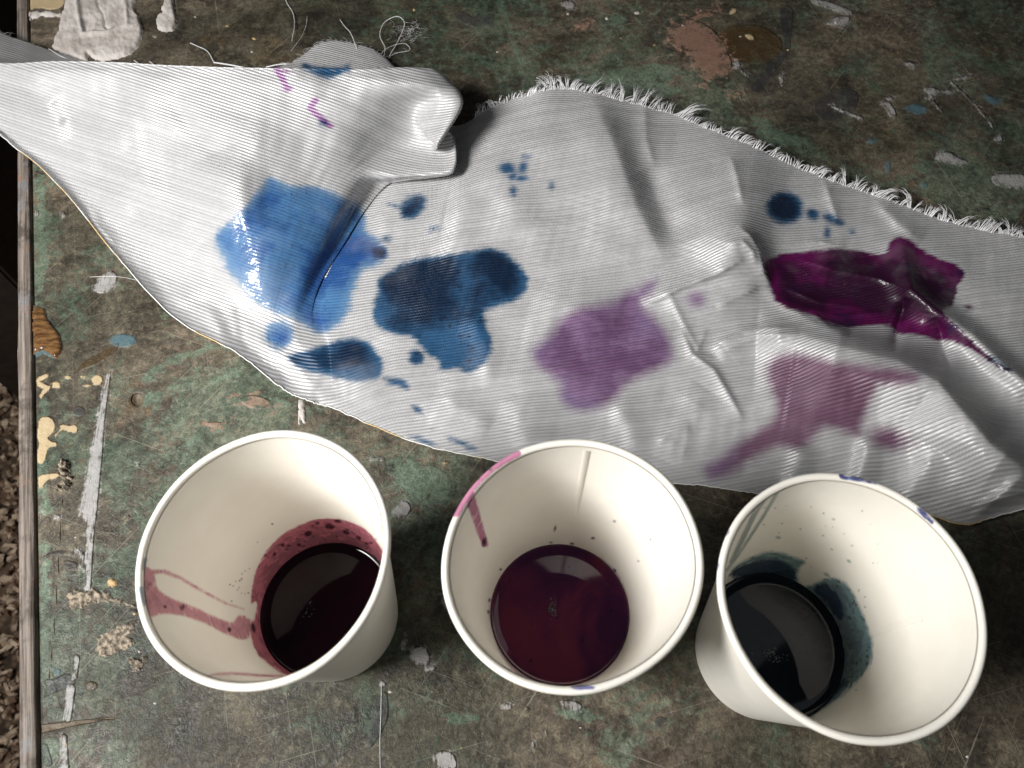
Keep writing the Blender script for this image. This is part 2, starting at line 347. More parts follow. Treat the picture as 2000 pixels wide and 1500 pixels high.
# ---- raised dried paint and plaster
M_PLASTER = NT('dried_plaster'); mp = M_PLASTER; v = mp.obj(); n1 = mp.noise(v, 70, 6, .65); n2 = mp.noise(v, 500, 5, .7)
c = mp.mix(mp.map(n1, .35, .65), (.36, .325, .30), (.52, .485, .46))
c = mp.mix(mp.map(n2, .60, .72, 0, .8), c, (.10, .075, .055))
c = mp.mix(mp.map(mp.noise(mp.mapping(v, loc=(3, 3, 3)), 40, 5, .7), .60, .70, 0, .5), c, (.33, .26, .17))
mp.bsdf(Base_Color=c, Roughness=.62, Specular_IOR_Level=.4, Normal=mp.bump(mp.math('ADD', n2, mp.math('MULTIPLY', n1, .6)), .45, .001)); M_PLASTER = mp.mat
M_CREAM = simple('cream_flake', (.36, .25, .12), .55)
M_BROWN = NT('brown_varnish_drip'); mb = M_BROWN; v = mb.obj(); n = mb.noise(mb.mapping(v, (120, 500, 1)), 1, 4, .6)
mb.bsdf(Base_Color=mb.mix(mb.map(n, .35, .65), (.055, .026, .010), (.16, .085, .035)), Roughness=.22, Specular_IOR_Level=.5, Normal=mb.bump(n, .3, .0005)); M_BROWN = mb.mat
M_BUFF = simple('buff_crumb', (.20, .165, .125), .8, nscale=420, namp=.75, bump=.9, bdist=.0016)
def blob(name, poly, h, mat, edge=6, rough=.4, step=2.2, nsc=.05, extra=None, label=None):
    P = np.array(poly, float); x0, y0 = P.min(0) - 5; x1, y1 = P.max(0) + 5
    gx = np.arange(x0, x1, step); gy = np.arange(y0, y1, step); GX, GY = np.meshgrid(gx, gy, indexing='ij')
    nz = np.array([[mnoise.fractal(Vector((a * nsc, b * nsc, h * 900)), .9, 2.1, 4) for b in gy] for a in gx])
    nf = np.array([[mnoise.noise(Vector((a * .22, b * .22, h * 300))) for b in gy] for a in gx])
    sd = f_poly(GX, GY, poly) + nz * (2.0 + 5.0 * max(0, rough - .5) * 2) + nf * rough * 3
    k = np.clip(sd / edge, 0, 1); k = np.sqrt(np.clip(1 - (1 - k) ** 2, 0, 1))
    z = h * k * (1 + rough * nz + .12 * nf) + (extra(GX, GY) * k if extra else 0)
    z = np.where(sd < 0, -.0006, z)
    W = at(GX, GY, 0); W[..., 2] = z
    idx = np.arange(GX.size).reshape(GX.shape); keep = sd > -step * 1.2
    fs = []
    for i in range(len(gx) - 1):
        for j in range(len(gy) - 1):
            if keep[i, j] or keep[i + 1, j] or keep[i + 1, j + 1] or keep[i, j + 1]:
                fs.append((int(idx[i, j]), int(idx[i, j + 1]), int(idx[i + 1, j + 1]), int(idx[i + 1, j])))
    used = sorted({q for f in fs for q in f}); mp_ = {q: i for i, q in enumerate(used)}
    W = W.reshape(-1, 3)
    o = mesh_obj(name, [tuple(W[q]) for q in used], [tuple(mp_[q] for q in f) for f in fs], mat)
    if label: o['label'] = label
    attach(o, table); return o
def plaster_relief(X, Y):
    d = f_poly(X, Y, [(150,-20),(235,-20),(250,20),(252,55),(215,68),(165,72),(158,40)])
    rim = .0016 * np.exp(-(d / 4.0) ** 2) - .0010 * (d > 0) * np.clip(d / 6, 0, 1)
    crack = -.0016 * np.exp(-(f_line(X, Y, [(190,-10),(192,14),(203,30),(206,55),(216,60)], 0) / 1.6) ** 2)
    lobe = .0008 * np.exp(-((X - 143) / 12) ** 2)
    return rim + crack + lobe
blob('plaster_patch', [(128,-30),(126,20),(120,40),(114,64),(102,94),(128,108),(150,118),(170,121),(173,106),(184,116),(200,120),(226,116),(256,106),(274,88),(279,60),(272,34),(264,20),(268,-30)], .0026, M_PLASTER, 7, .35, extra=plaster_relief, label='large off-white dried plaster spill at the far left of the table')
blob('plaster_patch', [(328,-25),(320,8),(315,18),(321,25),(309,30),(305,40),(308,56),(320,62),(338,62),(346,50),(342,26),(338,8),(340,-25)], .0024, M_PLASTER, 6, .4)
blob('plaster_patch', [(60,25),(90,22),(122,26),(120,34),(85,32),(62,36)], .0012, M_PLASTER, 5, .6)
blob('varnish_drip', [(67,598),(88,602),(92,620),(100,635),(115,650),(122,670),(118,692),(110,701),(98,690),(84,684),(67,688)], .0016, M_BROWN, 8, .25)
blob('plaster_patch', [(583,781),(590,778),(596,784),(596,818),(598,829),(592,826),(588,815),(585,832),(582,820)], .0011, M_PLASTER, 4, .3)
blob('paint_flake', [(210,1137),(219,1131),(230,1135),(228,1144),(219,1148),(211,1143)], .0012, M_CREAM, 3, .3)
blob('plaster_crumb', [(120,905),(128,897),(134,903),(133,918),(139,928),(138,948),(128,956),(106,960),(118,948),(124,938),(118,925)], .003, M_BUFF, 6, .8, nsc=.16)
blob('plaster_crumb', [(130,1165),(145,1155),(180,1150),(205,1158),(250,1178),(262,1185),(240,1180),(200,1175),(170,1180),(140,1192)], .0010, M_BUFF, 8, .9, nsc=.14)
blob('plaster_crumb', [(190,1248),(230,1222),(262,1215),(250,1240),(262,1255),(240,1272),(205,1285),(188,1280)], .0007, M_BUFF, 9, 1.0, nsc=.13)
blob('plaster_crumb', [(250,1290),(262,1282),(275,1290),(285,1278),(288,1288),(275,1305),(262,1312)], .0014, M_BUFF, 6, .8, nsc=.2)
# random small dried drips
for k in range(46):
    x, y = rng.uniform(90, 1980), rng.choice([rng.uniform(5, 110), rng.uniform(900, 1490)])
    if y < 120 and 120 < x < 290: continue
    r = rng.uniform(1.6, 4.2); a0 = rng.uniform(0, 6)
    pts = [(x + r * (1 + .4 * math.sin(3 * t + a0)) * math.cos(t), y + .7 * r * math.sin(t)) for t in np.linspace(0, 2 * np.pi, 9)[:-1]]
    blob('paint_speck', pts, rng.uniform(.0003, .0008), [M_PLASTER, M_PLASTER, M_BUFF, M_CREAM][k % 4], 3, .3, step=1.6)
# ------------------------------------------------------------------ cloth: control net in (photo x, photo y, height mm), upsampled
NR = 16      # rows: 0 = cut lower edge ... 13 = ridge of the left flap, 15 = frayed far edge
HR = np.arange(0, NR - 1 + .01, .5)
def col(d):
    r = np.array(sorted(d), float); a = np.array([d[k] for k in sorted(d)], float); n = len(r)
    sl = (a[1:] - a[:-1]) / (r[1:] - r[:-1])[:, None]; m_ = np.zeros_like(a); m_[0], m_[-1] = sl[0], sl[-1]
    for k in range(1, n - 1):
        w0, w1 = r[k + 1] - r[k], r[k] - r[k - 1]; t = (sl[k - 1] * w0 + sl[k] * w1) / (w0 + w1)
        lim = 2.5 * np.minimum(abs(sl[k - 1]), abs(sl[k])); m_[k] = np.where(sl[k - 1] * sl[k] <= 0, t * .35, np.clip(t, -lim, lim))
    out = []
    for t in HR:
        k = int(np.clip(np.searchsorted(r, t, side='right') - 1, 0, n - 2)); h = r[k + 1] - r[k]; u = (t - r[k]) / h
        out.append((2 * u ** 3 - 3 * u * u + 1) * a[k] + (u ** 3 - 2 * u * u + u) * h * m_[k] + (3 * u * u - 2 * u ** 3) * a[k + 1] + (u ** 3 - u * u) * h * m_[k + 1])
    return np.array(out)
C = []
# left of the pleat (flap), rows run from the cut edge over the rise to the ridge and down behind it
C.append(col({0:(-190,120,18),3:(-190,110,24),8:(-190,100,34),13:(-190,85,40),14:(-190,70,30),15:(-190,-10,14)}))
C.append(col({0:(-95,190,14),2:(-95,180,18),5:(-95,160,25),9:(-95,125,36),13:(-95,98,42),14:(-95,88,30),15:(-95,22,12)}))
C.append(col({0:(0,263,13),1:(0,257,11),2:(0,250,12),5:(0,210,22),9:(0,160,37),12:(0,128,44),13:(0,122,44),14:(0,112,30),15:(0,62,8)}))
C.append(col({0:(115,362,11),1:(113,350,8.5),2:(112,335,8),4:(110,295,15),6:(108,245,26),9:(106,180,40),12:(104,130,49),13:(104,119,49),14:(108,128,25),15:(118,104,6)}))
C.append(col({0:(235,508,9),1:(232,480,6),3:(228,415,9),5:(224,340,20),7:(220,265,33),9:(220,200,43),12:(220,132,52),13:(220,121,52),14:(222,140,22),15:(225,135,4)}))
C.append(col({0:(345,624,8),1:(343,590,4.5),2:(341,552,4),3:(340,510,7),5:(335,410,17),7:(330,310,32),9:(328,235,43),11:(327,175,50),12:(326,140,53),13:(326,127,53),14:(328,145,22),15:(330,140,3)}))
C.append(col({0:(455,684,7),1:(455,655,4),3:(450,590,5),4:(448,545,11),5:(446,460,22),6:(444,385,32),7:(442,320,38),9:(440,245,45),11:(440,180,50),12:(440,145,53),13:(440,131,53),14:(445,150,22),15:(448,152,3)}))
C.append(col({0:(530,742,5.5),1:(527,713,3.5),3:(520,648,4),4:(515,604,7),5:(528,475,22),6:(540,370,31),7:(545,315,36),9:(552,250,43),11:(558,185,49),12:(560,148,52),13:(560,133,52),14:(562,150,22),15:(566,122,3)}))
# pleat: upper surface, rolled nose, underside, return
C.append(col({0:(560,764,4.5),1:(557,735,2.8),3:(548,658,4),4:(545,608,6),5:(592,478,17),6:(630,358,25),7:(650,322,28),8:(663,295,30),9:(673,268,34),10:(681,240,38),11:(690,200,45),12:(694,160,50),13:(692,133,50),14:(692,150,20),15:(640,78,4)}))
C.append(col({0:(580,774,4),1:(577,745,2.8),3:(570,664,4),4:(572,608,6),5:(630,478,12),6:(690,358,19),7:(722,330,20),8:(755,310,17),9:(780,284,16),10:(795,246,22),11:(806,200,34),12:(808,165,48),13:(780,131,48),14:(778,150,22),15:(738,100,5)}))
C.append(col({0:(597,780,3.6),1:(594,751,2.8),3:(588,667,3.6),4:(592,606,4.2),5:(654,480,4.8),6:(728,360,8.5),7:(770,345,17),8:(832,322,17),9:(850,296,17),10:(845,268,22),10.5:(832,262,29),11:(862,203,39),12:(858,165,45),13:(822,132,45),14:(815,155,18),15:(775,150,4)}))
C.append(col({0:(610,785,3.2),1:(607,756,2.8),3:(602,668,3.4),4:(604,604,3.4),5:(668,482,3.1),6:(752,364,5),7:(800,347,14),8:(878,336,20),9:(890,302,22),10:(875,258,25),10.5:(853,284,33),11:(900,212,39),12:(884,165,38),13:(846,136,40),14:(835,160,16),15:(800,170,4)}))
C.append(col({0:(622,789,2.2),1:(619,760,2.8),3:(613,669,3.2),4:(609,604,3.1),5:(663,484,2.5),6:(744,366,3.2),7:(795,352,9),8:(868,340,12),9:(878,308,14),10:(864,266,16),10.5:(847,290,20),11:(886,224,22),12:(872,180,22),13:(838,150,24),14:(825,180,8),15:(810,200,3.4)}))
C.append(col({0:(634,792,2.2),1:(631,763,2.8),3:(624,670,3),4:(613,604,2.6),5:(648,482,1.8),6:(712,362,1.9),7:(750,338,2.6),8:(790,316,2.6),9:(808,298,2.8),10:(816,280,3),11:(822,262,3),12:(826,250,3),13:(830,240,3),14:(833,236,3),15:(836,233,3)}))
C.append(col({0:(648,796,2.2),1:(645,767,2.8),3:(638,672,3),4:(622,604,2.8),5:(684,480,2.8),6:(770,356,4),7:(806,334,4.5),8:(845,314,5),9:(862,300,5),10:(872,286,5),11:(882,272,5),12:(888,262,5),13:(892,254,5),14:(895,249,5),15:(898,245,5)}))
C.append(col({0:(668,804,2.2),1:(665,775,2.8),3:(660,676,4),4:(650,605,4),5:(715,485,4.5),6:(800,372,6),7:(835,346,7),8:(865,325,8),9:(884,308,8),10:(900,290,9),11:(914,272,9),12:(926,252,10),13:(935,236,10),14:(942,224,10),15:(948,213,10)}))
def rcol(x0, y0, x1, y1, zs):
    return col({k * (NR - 1) / (len(zs) - 1): (x0 + (x1 - x0) * k / (len(zs) - 1), y0 + (y1 - y0) * k / (len(zs) - 1), z) for k, z in enumerate(zs)})
C.append(rcol(720,828,985,197,(2,4,5,6,9,13,13,11)))
C.append(rcol(800,860,1040,180,(2,3,4,6,9,13,17,16)))
C.append(rcol(880,882,1095,170,(2,3,4,5,8,14,19,17)))
C.append(rcol(965,899,1160,180,(2,3,4,5,8,14,18,14)))
C.append(rcol(1060,918,1230,198,(2,3,4,6,8,12,14,11)))
C.append(rcol(1160,932,1310,219,(2,4,5,6,7,9,10,7)))
C.append(rcol(1260,942,1395,253,(2,4,6,7,11,16,15,8)))
C.append(rcol(1350,946,1470,283,(2,5,7,8,14,25,21,10)))
C.append(rcol(1440,958,1550,320,(3,6,9,8,8,10,10,6)))
C.append(rcol(1530,972,1630,352,(4,8,12,9,6,7,8,5)))
C.append(rcol(1625,985,1705,377,(4,10,15,12,6,7,8,5)))
C.append(rcol(1720,992,1780,405,(4,11,17,15,7,8,9,5)))
C.append(rcol(1800,1000,1860,432,(4,10,17,16,9,8,10,5)))
C.append(rcol(1880,1024,1935,449,(3,8,14,17,11,8,9,5)))
C.append(rcol(1960,1004,2010,462,(3,8,11,15,12,8,9,5)))
C.append(rcol(2060,980,2090,482,(4,7,9,11,10,8,8,5)))
C.append(rcol(2170,960,2190,505,(4,6,8,9,9,8,8,5)))
C = np.array(C)                                        # (ncol, NR, 3)
def catmull(A, n):
    """upsample along axis 0 with n samples per span"""
    A = np.concatenate([2 * A[:1] - A[1:2], A, 2 * A[-1:] - A[-2:-1]])
    out = []
    for i in range(1, len(A) - 2):
        k = n if not callable(n) else n(i - 1)
        t = np.linspace(0, 1, k, endpoint=False).reshape((-1,) + (1,) * (A.ndim - 1))
        p0, p1, p2, p3 = A[i - 1], A[i], A[i + 1], A[i + 2]
        out.append(.5 * (2 * p1 + (p2 - p0) * t + (2 * p0 - 5 * p1 + 4 * p2 - p3) * t * t + (3 * p1 - p0 - 3 * p2 + p3) * t ** 3))
    out.append(A[-2:-1])
    return np.concatenate(out)
NC_SUB, NR_SUB = 22, 22
VR = NR_SUB // 2
D = catmull(C, NC_SUB)
D = catmull(D.transpose(1, 0, 2), VR).transpose(1, 0, 2)     # (U,V,3)
U, V = D.shape[:2]
cpar = (np.arange(U) / NC_SUB)[:, None] * np.ones((1, V)); rpar = (np.arange(V) / NR_SUB)[None, :] * np.ones((U, 1))
CX, CY, CZ = D[..., 0].copy(), D[..., 1].copy(), D[..., 2] / 1000
E_COL = 11.0                                           # index of the pleat's outer edge column
on_right = cpar > E_COL + 1.5

# creases: polyline, height (mm), width on the left side / right side of its direction (photo px), end taper
def crease(pts, a, wl, wr, sharp=1.15, mask=None):
    best = np.full(CX.shape, 1e9); sgn = np.zeros(CX.shape); tp = np.zeros(CX.shape)
    L = [0]
    for i in range(len(pts) - 1): L.append(L[-1] + math.dist(pts[i], pts[i + 1]))
    for i in range(len(pts) - 1):
        ax, ay = pts[i]; bx, by = pts[i + 1]; vx, vy = bx - ax, by - ay
        t = np.clip(((CX - ax) * vx + (CY - ay) * vy) / (vx * vx + vy * vy), 0, 1)
        dx, dy = CX - ax - t * vx, CY - ay - t * vy; d = np.hypot(dx, dy); m_ = d < best
        best = np.where(m_, d, best); sgn = np.where(m_, vx * dy - vy * dx, sgn); tp = np.where(m_, (L[i] + t * math.dist(pts[i], pts[i + 1])) / L[-1], tp)
    if min(wl, wr) >= 12: sharp = 1.7
    w = np.where(sgn < 0, wl, wr)          # y down: negative = left of travel
    k = np.exp(-(best / w) ** sharp) * np.clip(np.minimum(tp, 1 - tp) / .22, 0, 1) ** .8
    if mask is not None: k = k * mask
    return a / 1000 * k
dz = np.zeros(CX.shape)
_s = np.clip((rpar - 3.6) / 1.2, 0, 1)
RM = np.clip((cpar - 11.6) / 1.6, 0, 1) * _s + (1 - _s)
CREASES = [
 ([(1440,440),(1468,462),(1484,490),(1492,530),(1505,560)], 5.5, 8, 26),
 ([(1415,478),(1450,470),(1470,490),(1478,520)], 2.0, 6, 9),
 ([(1255,598),(1330,562),(1400,535),(1455,505)], 3.6, 26, 6),
 ([(1390,690),(1408,668),(1450,648),(1500,640),(1560,640)], 4, 7, 16),
 ([(1330,640),(1352,690),(1395,722),(1430,780),(1452,822)], 3.2, 6, 20),
 ([(1300,560),(1340,640),(1375,700)], 1.8, 9, 12),
 ([(1480,650),(1560,655),(1650,680),(1750,705),(1830,745),(1880,805),(1935,870),(2010,925),(2090,985)], 26, 36, 95),
 ([(1400,690),(1480,655),(1560,652)], 3, 10, 20),
 ([(1755,455),(1768,510),(1782,565),(1830,605),(1900,655),(1960,712),(2040,775),(2100,820)], 12, 18, 32),
 ([(1490,560),(1540,600),(1600,635),(1660,660),(1740,668)], 3.2, 12, 14),
 ([(1770,580),(1752,640),(1748,690)], -4.5, 14, 10),
 ([(1832,620),(1842,680),(1862,735)], -4, 11, 16),
 ([(1560,505),(1640,530),(1720,545),(1765,565)], 2.2, 8, 10), ([(1580,600),(1620,640),(1660,650)], 2.5, 8, 10),
 ([(1425,300),(1440,350),(1450,400)], 2.6, 12, 8),
 ([(1260,200),(1262,270),(1280,330)], 1.6, 10, 16), ([(1610,350),(1625,400),(1640,440)], 2.4, 16, 10), ([(1710,390),(1760,440),(1800,470)], 3, 18, 14),
 ([(1330,905),(1340,860),(1345,820)], 1.0, 8, 12), ([(1285,870),(1310,842),(1350,830)], 1.2, 8, 12), ([(1530,560),(1600,590),(1680,600)], 1.6, 6, 8), ([(1560,600),(1640,618),(1720,610)], 1.4, 6, 8), ([(1510,480),(1580,470),(1650,480)], 1.3, 10, 10), ([(1400,600),(1450,575),(1480,560)], 1.6, 10, 8), ([(1380,640),(1360,690),(1395,700)], 1.3, 7, 9),
 ([(1700,850),(1690,900),(1670,960)], 4, 30, 18), ([(1570,865),(1560,910),(1540,950)], 3, 26, 20), ([(1830,880),(1800,930),(1770,985)], 2.5, 30, 30),
 ([(1888,1030),(1930,990),(1965,960),(2005,925)], 4.5, 12, 30),
 ([(960,300),(1000,380),(1010,470)], 3.2, 60, 50), ([(1260,330),(1290,400),(1320,480)], -3.5, 40, 26), ([(1060,560),(1120,600),(1200,640)], 2, 40, 40),
 ([(1150,180),(1200,290),(1240,400),(1300,520)], 9, 30, 80), ([(920,610),(950,680),(960,760)], 2.2, 30, 26), ([(1000,770),(1020,830),(1040,880)], 2.4, 40, 30),
 ([(1200,780),(1230,830),(1250,890)], 2.5, 30, 24), ([(860,760),(900,800),(960,830)], 1.6, 24, 24), ([(1380,760),(1330,830),(1300,900)], 3, 30, 40),
]
for q in CREASES: dz += crease(*q[:4], mask=RM)
LM = np.clip((11 - cpar) / 1.6, 0, 1) * _s + (1 - _s)
for q in [([(100,200),(180,290),(230,380)], -3.5, 26, 34), ([(325,190),(380,260),(440,320)], -1.6, 20, 16), ([(150,360),(200,370),(260,420)], 1.8, 20, 20), ([(240,300),(310,390),(400,470)], 3.0, 36, 40), ([(330,600),(400,560),(470,600)], 1.5, 26, 20),
          ([(180,400),(190,440),(230,480)], 1.6, 12, 12), ([(400,590),(425,640),(440,690)], 1.2, 14, 14), ([(560,640),(600,690),(660,740)], 1.5, 24, 20), ([(20,140),(90,200),(130,270)], 2.6, 30, 26),
          ([(480,650),(560,700),(620,760)], 1.6, 16, 16), ([(420,300),(480,420),(500,520),(520,590)], 3.5, 60, 60)]:
    dz += crease(*q[:4], mask=LM)
# gentle irregularity everywhere
sub = 6
gi = np.arange(0, U + sub, sub); gj = np.arange(0, V + sub, sub)
NZ = np.array([[mnoise.fractal(Vector((CX[min(i, U - 1), min(j, V - 1)] * .011, CY[min(i, U - 1), min(j, V - 1)] * .011, 4.2)), 1.2, 2.0, 2) for j in gj] for i in gi])
def up(A, n0, n1):
    x = np.arange(n0) / sub; y = np.arange(n1) / sub
    i = np.clip(x.astype(int), 0, A.shape[0] - 2); j = np.clip(y.astype(int), 0, A.shape[1] - 2)
    fx = (x - i)[:, None]; fy = (y - j)[None]
    fx = fx * fx * (3 - 2 * fx); fy = fy * fy * (3 - 2 * fy)
    return (A[i][:, j] * (1 - fx) * (1 - fy) + A[i + 1][:, j] * fx * (1 - fy) + A[i][:, j + 1] * (1 - fx) * fy + A[i + 1][:, j + 1] * fx * fy)
edge_fade = np.clip(rpar / 1.2, 0.25, 1)
pleat_fade = 1 - .85 * np.exp(-((cpar - E_COL) / 2.2) ** 2) * _s
dz += up(NZ, U, V) * .0017 * edge_fade * pleat_fade
CZ = np.maximum(CZ + dz * np.clip(rpar / .9, .15, 1), .0008)
# ragged cut edge: tiny wander of the lower edge and the frayed edge
wob = np.array([mnoise.noise(Vector((i * .13, 1, 2))) + .6 * mnoise.noise(Vector((i * .5, 5, 2))) for i in range(U)])
CY[:, :4] += wob[:, None] * np.array([2.6, 1.9, 1.2, .5]); CY[:, -4:] += wob[::-1][:, None] * np.array([.5, 1.2, 2.2, 3.2])
CP = at(CX, CY, CZ)

# rib phase in mm (ribs run roughly along the strip, turning through the pleat)
def rib_dir(a, b, za, zb):
    d = at(*b, zb) - at(*a, za); d = d[:2] / np.hypot(*d[:2]); return np.array([-d[1], d[0]])
nl = rib_dir((60,185), (420,285), .035, .035); nr = rib_dir((1080,345), (1420,305), .015, .015)
pL = CP[..., 0] * nl[0] + CP[..., 1] * nl[1] * .86 + CP[..., 2] * .50
pR = CP[..., 0] * nr[0] + CP[..., 1] * nr[1]
P0 = at(612, 660, .003)
pR = pR - (P0[0] * nr[0] + P0[1] * nr[1]) + (P0[0] * nl[0] + P0[1] * nl[1] * .86 + P0[2] * .5)
wt = np.clip((cpar - 8.0) / 8.5, 0, 1) * _s + np.clip((CX - 500) / 280, 0, 1) * (1 - _s); wt = wt * wt * (3 - 2 * wt)
phase = pL * (1 - wt) + pR * wt + up(NZ, U, V)[:, ::-1] * .0004
seg = np.linalg.norm(np.diff(CP, axis=0), axis=2); ulen = np.vstack([np.zeros((1, V)), np.cumsum(seg, 0)])

# stains
B1 = [(525,343),(545,352),(570,365),(600,362),(640,368),(680,385),(705,400),(715,425),(712,448),(738,468),(756,486),(755,503),(738,518),(705,532),(692,562),(684,600),(668,630),(645,650),(622,652),(600,637),(578,628),(540,615),(500,590),(470,560),(442,528),(430,500),(417,470),(425,450),(455,430),(480,400),(505,365)]
B1S = [('p', B1), ('e',547,655,29,30,0)]
B2S = [('p', [(737,544),(769,523),(804,506),(846,499),(895,495),(937,485),(965,483),(993,495),(1014,516),(1033,541),(1030,558),(1017,579),(993,593),(965,600),(947,607),(947,621),(951,642),(961,656),(960,684),(951,709),(930,723),(912,728),(891,719),(860,723),(860,705),(832,691),(807,660),(783,653),(755,649),(734,639),(727,618),(729,597),(739,572),(737,555)]),
  ('p', [(555,690),(600,685),(640,668),(680,660),(715,665),(740,690),(752,720),(742,742),(700,746),(650,737),(600,725),(565,712)]), ('p', [(742,733),(775,735),(795,745),(800,762),(780,757),(750,748)]), ('e',813,697,14,16,-40),
  ('p', [(773,400),(790,395),(803,380),(818,378),(832,383),(836,395),(826,412),(812,425),(795,430),(783,425),(778,412)]), ('l',[(758,399),(775,402)],3,5), ('e',990,328,15,11,0), ('e',1022,325,8,11,20), ('e',1026,306,6,3,0), ('e',1000,345,8,6,0), ('e',1003,372,6,9,10), ('e',1020,348,9,4,0), ('e',1078,363,5,6,0),
  ('e',846,447,11,5,-10), ('e',741,494,15,13,0), ('e',755,467,8,6,0), ('p',[(800,790),(822,795),(826,810),(812,806)]), ('e',1533,406,37,32,10), ('e',1588,419,14,11,30), ('p',[(1600,416),(1630,420),(1650,434),(1645,442),(1615,436)]), ('e',1616,455,6,10,0), ('e',1665,453,6,5,0), ('l',[(595,128),(640,150),(680,133)],6,6), ('p',[(598,128),(615,142),(640,155),(665,148),(682,130)]), ('e',632,240,8,5,30), ('p',[(1925,695),(1950,700),(1980,725),(1955,722)]), ('e',900,865,30,4,25), ('e',830,862,16,4,20)]
P1S = [('p', [(1489,509),(1524,496),(1566,492),(1615,487),(1632,483),(1685,490),(1720,497),(1732,492),(1737,471),(1755,462),(1776,466),(1797,485),(1832,503),(1860,513),(1891,534),(1874,555),(1865,583),(1860,600),(1839,604),(1860,625),(1895,660),(1930,695),(1965,716),(1979,727),(1958,727),(1912,691),(1860,667),(1825,664),(1783,653),(1752,653),(1737,636),(1695,636),(1650,643),(1615,632),(1573,611),(1531,601),(1510,587),(1508,569),(1500,548)]), ('e',1892,600,9,5,0)]
P2S = [('p', [(1038,688),(1049,674),(1080,650),(1088,628),(1119,607),(1150,597),(1196,590),(1224,572),(1266,551),(1284,544),(1280,558),(1263,580),(1252,594),(1280,621),(1304,653),(1318,691),(1308,706),(1273,726),(1238,740),(1217,758),(1196,782),(1164,800),(1140,805),(1108,797),(1091,776),(1094,748),(1070,730),(1045,713)]),
  ('p', [(1496,716),(1517,692),(1552,688),(1597,698),(1650,709),(1702,716),(1755,720),(1797,730),(1790,747),(1748,755),(1716,748),(1706,776),(1692,807),(1682,832),(1682,853),(1650,846),(1615,832),(1597,846),(1577,870),(1552,879),(1524,870),(1496,880),(1454,908),(1415,933),(1387,937),(1370,915),(1405,894),(1440,866),(1489,835),(1517,814),(1517,786),(1500,751)]),
  ('e',1735,856,37,20,12), ('e',1360,585,14,13,0)]
FLK = [('l',[(542,134),(552,155),(562,174)],7,7), ('e',560,140,7,4,20), ('l',[(616,196),(606,210),(622,226),(646,247)],7,6), ('e',565,172,8,5,0)]
layer_ok = ~((cpar > E_COL + .4) & (cpar < E_COL + 2.6) & (rpar > 4.5))
def stain(S): return np.where(layer_ok, field(CX, CY, S), -60)

# ---- cloth material
m = NT('white_ribbed_satin'); v = m.obj()
ph = m.attr('phase'); ul = m.attr('ulen')
phs = m.math('MULTIPLY', ph, 2 * math.pi / .00182)
rib = m.math('SINE', phs)                                  # -1..1
row = m.math('FLOOR', m.math('DIVIDE', ph, .00182))
uph = m.math('ADD', m.math('MULTIPLY', ul, 2 * math.pi / .00118), m.math('MULTIPLY', row, math.pi))
dots = m.math('SINE', uph)
h_rib = m.map(rib, -1, 1, 0, 1, False)
weave = m.math('ADD', m.math('MULTIPLY', h_rib, .58), m.math('MULTIPLY', m.math('MULTIPLY', dots, h_rib), .42))
base = m.mix(m.map(weave, .05, .75), (.375, .375, .385), (.52, .52, .525))
wn = m.n('ShaderNodeTexWhiteNoise', noise_dimensions='1D'); m.put(wn.inputs['W'], row)
base = m.mix(1.0, base, m.math('MULTIPLY', m.map(wn.outputs[0], 0, 1, .90, 1.06, False), m.map(m.noise(v, 420, 3, .7), .3, .7, .93, 1.06, False)), 'MULTIPLY')
en = m.math('SUBTRACT', m.noise(v, 95, 4, .62, .3), .5); en2 = m.math('SUBTRACT', m.noise(v, 600, 4, .7), .5)
cmb = m.n('ShaderNodeCombineXYZ'); m.put(cmb.inputs[0], m.math('MULTIPLY', ul, 70)); m.put(cmb.inputs[1], m.math('MULTIPLY', ph, 620)); wick = m.math('SUBTRACT', m.noise(cmb.outputs[0], 1, 3, .6), .5)
blot = m.math('ADD', m.noise(m.mapping(v, loc=(3, 0, 1)), 30, 4, .55), m.math('MULTIPLY', wick, .14)); speck = m.voro(v, 420); speck2 = m.voro(m.mapping(v, loc=(2, 7, 1)), 800)
def edge(attr, a1, a2): return m.math('ADD', m.attr(attr), m.math('ADD', m.math('MULTIPLY', en, a1), m.math('ADD', m.math('MULTIPLY', en2, a2), m.math('MULTIPLY', wick, 16))))
def tint(c, k, tcol): return m.mix(k, c, m.mix(1.0, c, tcol, 'MULTIPLY'))
s1 = edge('b1', 22, 5); k1 = m.map(s1, -8, 9)
c1 = m.mix(m.map(blot, .38, .60), (.13, .36, .74), (.035, .15, .50)); c1 = m.mix(m.map(s1, 0, 24, .8, 0), c1, (.30, .52, .78))
base = tint(base, k1, c1)
base = tint(base, m.math('MULTIPLY', k1, m.map(speck, .10, .14, 1, 0)), (.05, .09, .2))
s2 = edge('b2', 14, 5); k2 = m.map(s2, -7, 7)
c2 = m.mix(m.map(m.math('ADD', blot, m.math('MULTIPLY', m.attr('b2d'), .35)), .40, .72), (.055, .19, .40), (.010, .036, .095)); c2 = m.mix(m.map(s2, 0, 14, .75, 0), c2, (.07, .22, .42)); c2 = m.mix(m.map(m.noise(m.mapping(v, loc=(1, 8, 2)), 120, 4, .7), .56, .68, 0, .7), c2, (.008, .02, .06))
base = tint(base, k2, c2)
s3 = edge('p1', 10, 6); k3 = m.map(s3, -4, 5)
c3 = m.mix(m.map(m.math('ADD', blot, m.math('MULTIPLY', m.map(m.attr('p1'), 0, 40), .12)), .42, .66), (.20, .006, .13), (.045, .002, .035)); c3 = m.mix(m.map(m.noise(v, 30, 3), .58, .68, 0, .7), c3, (.03, .012, .09))
base = tint(base, k3, c3)
s4 = edge('p2', 16, 4); k4 = m.map(s4, -18, 16, 0, .96)
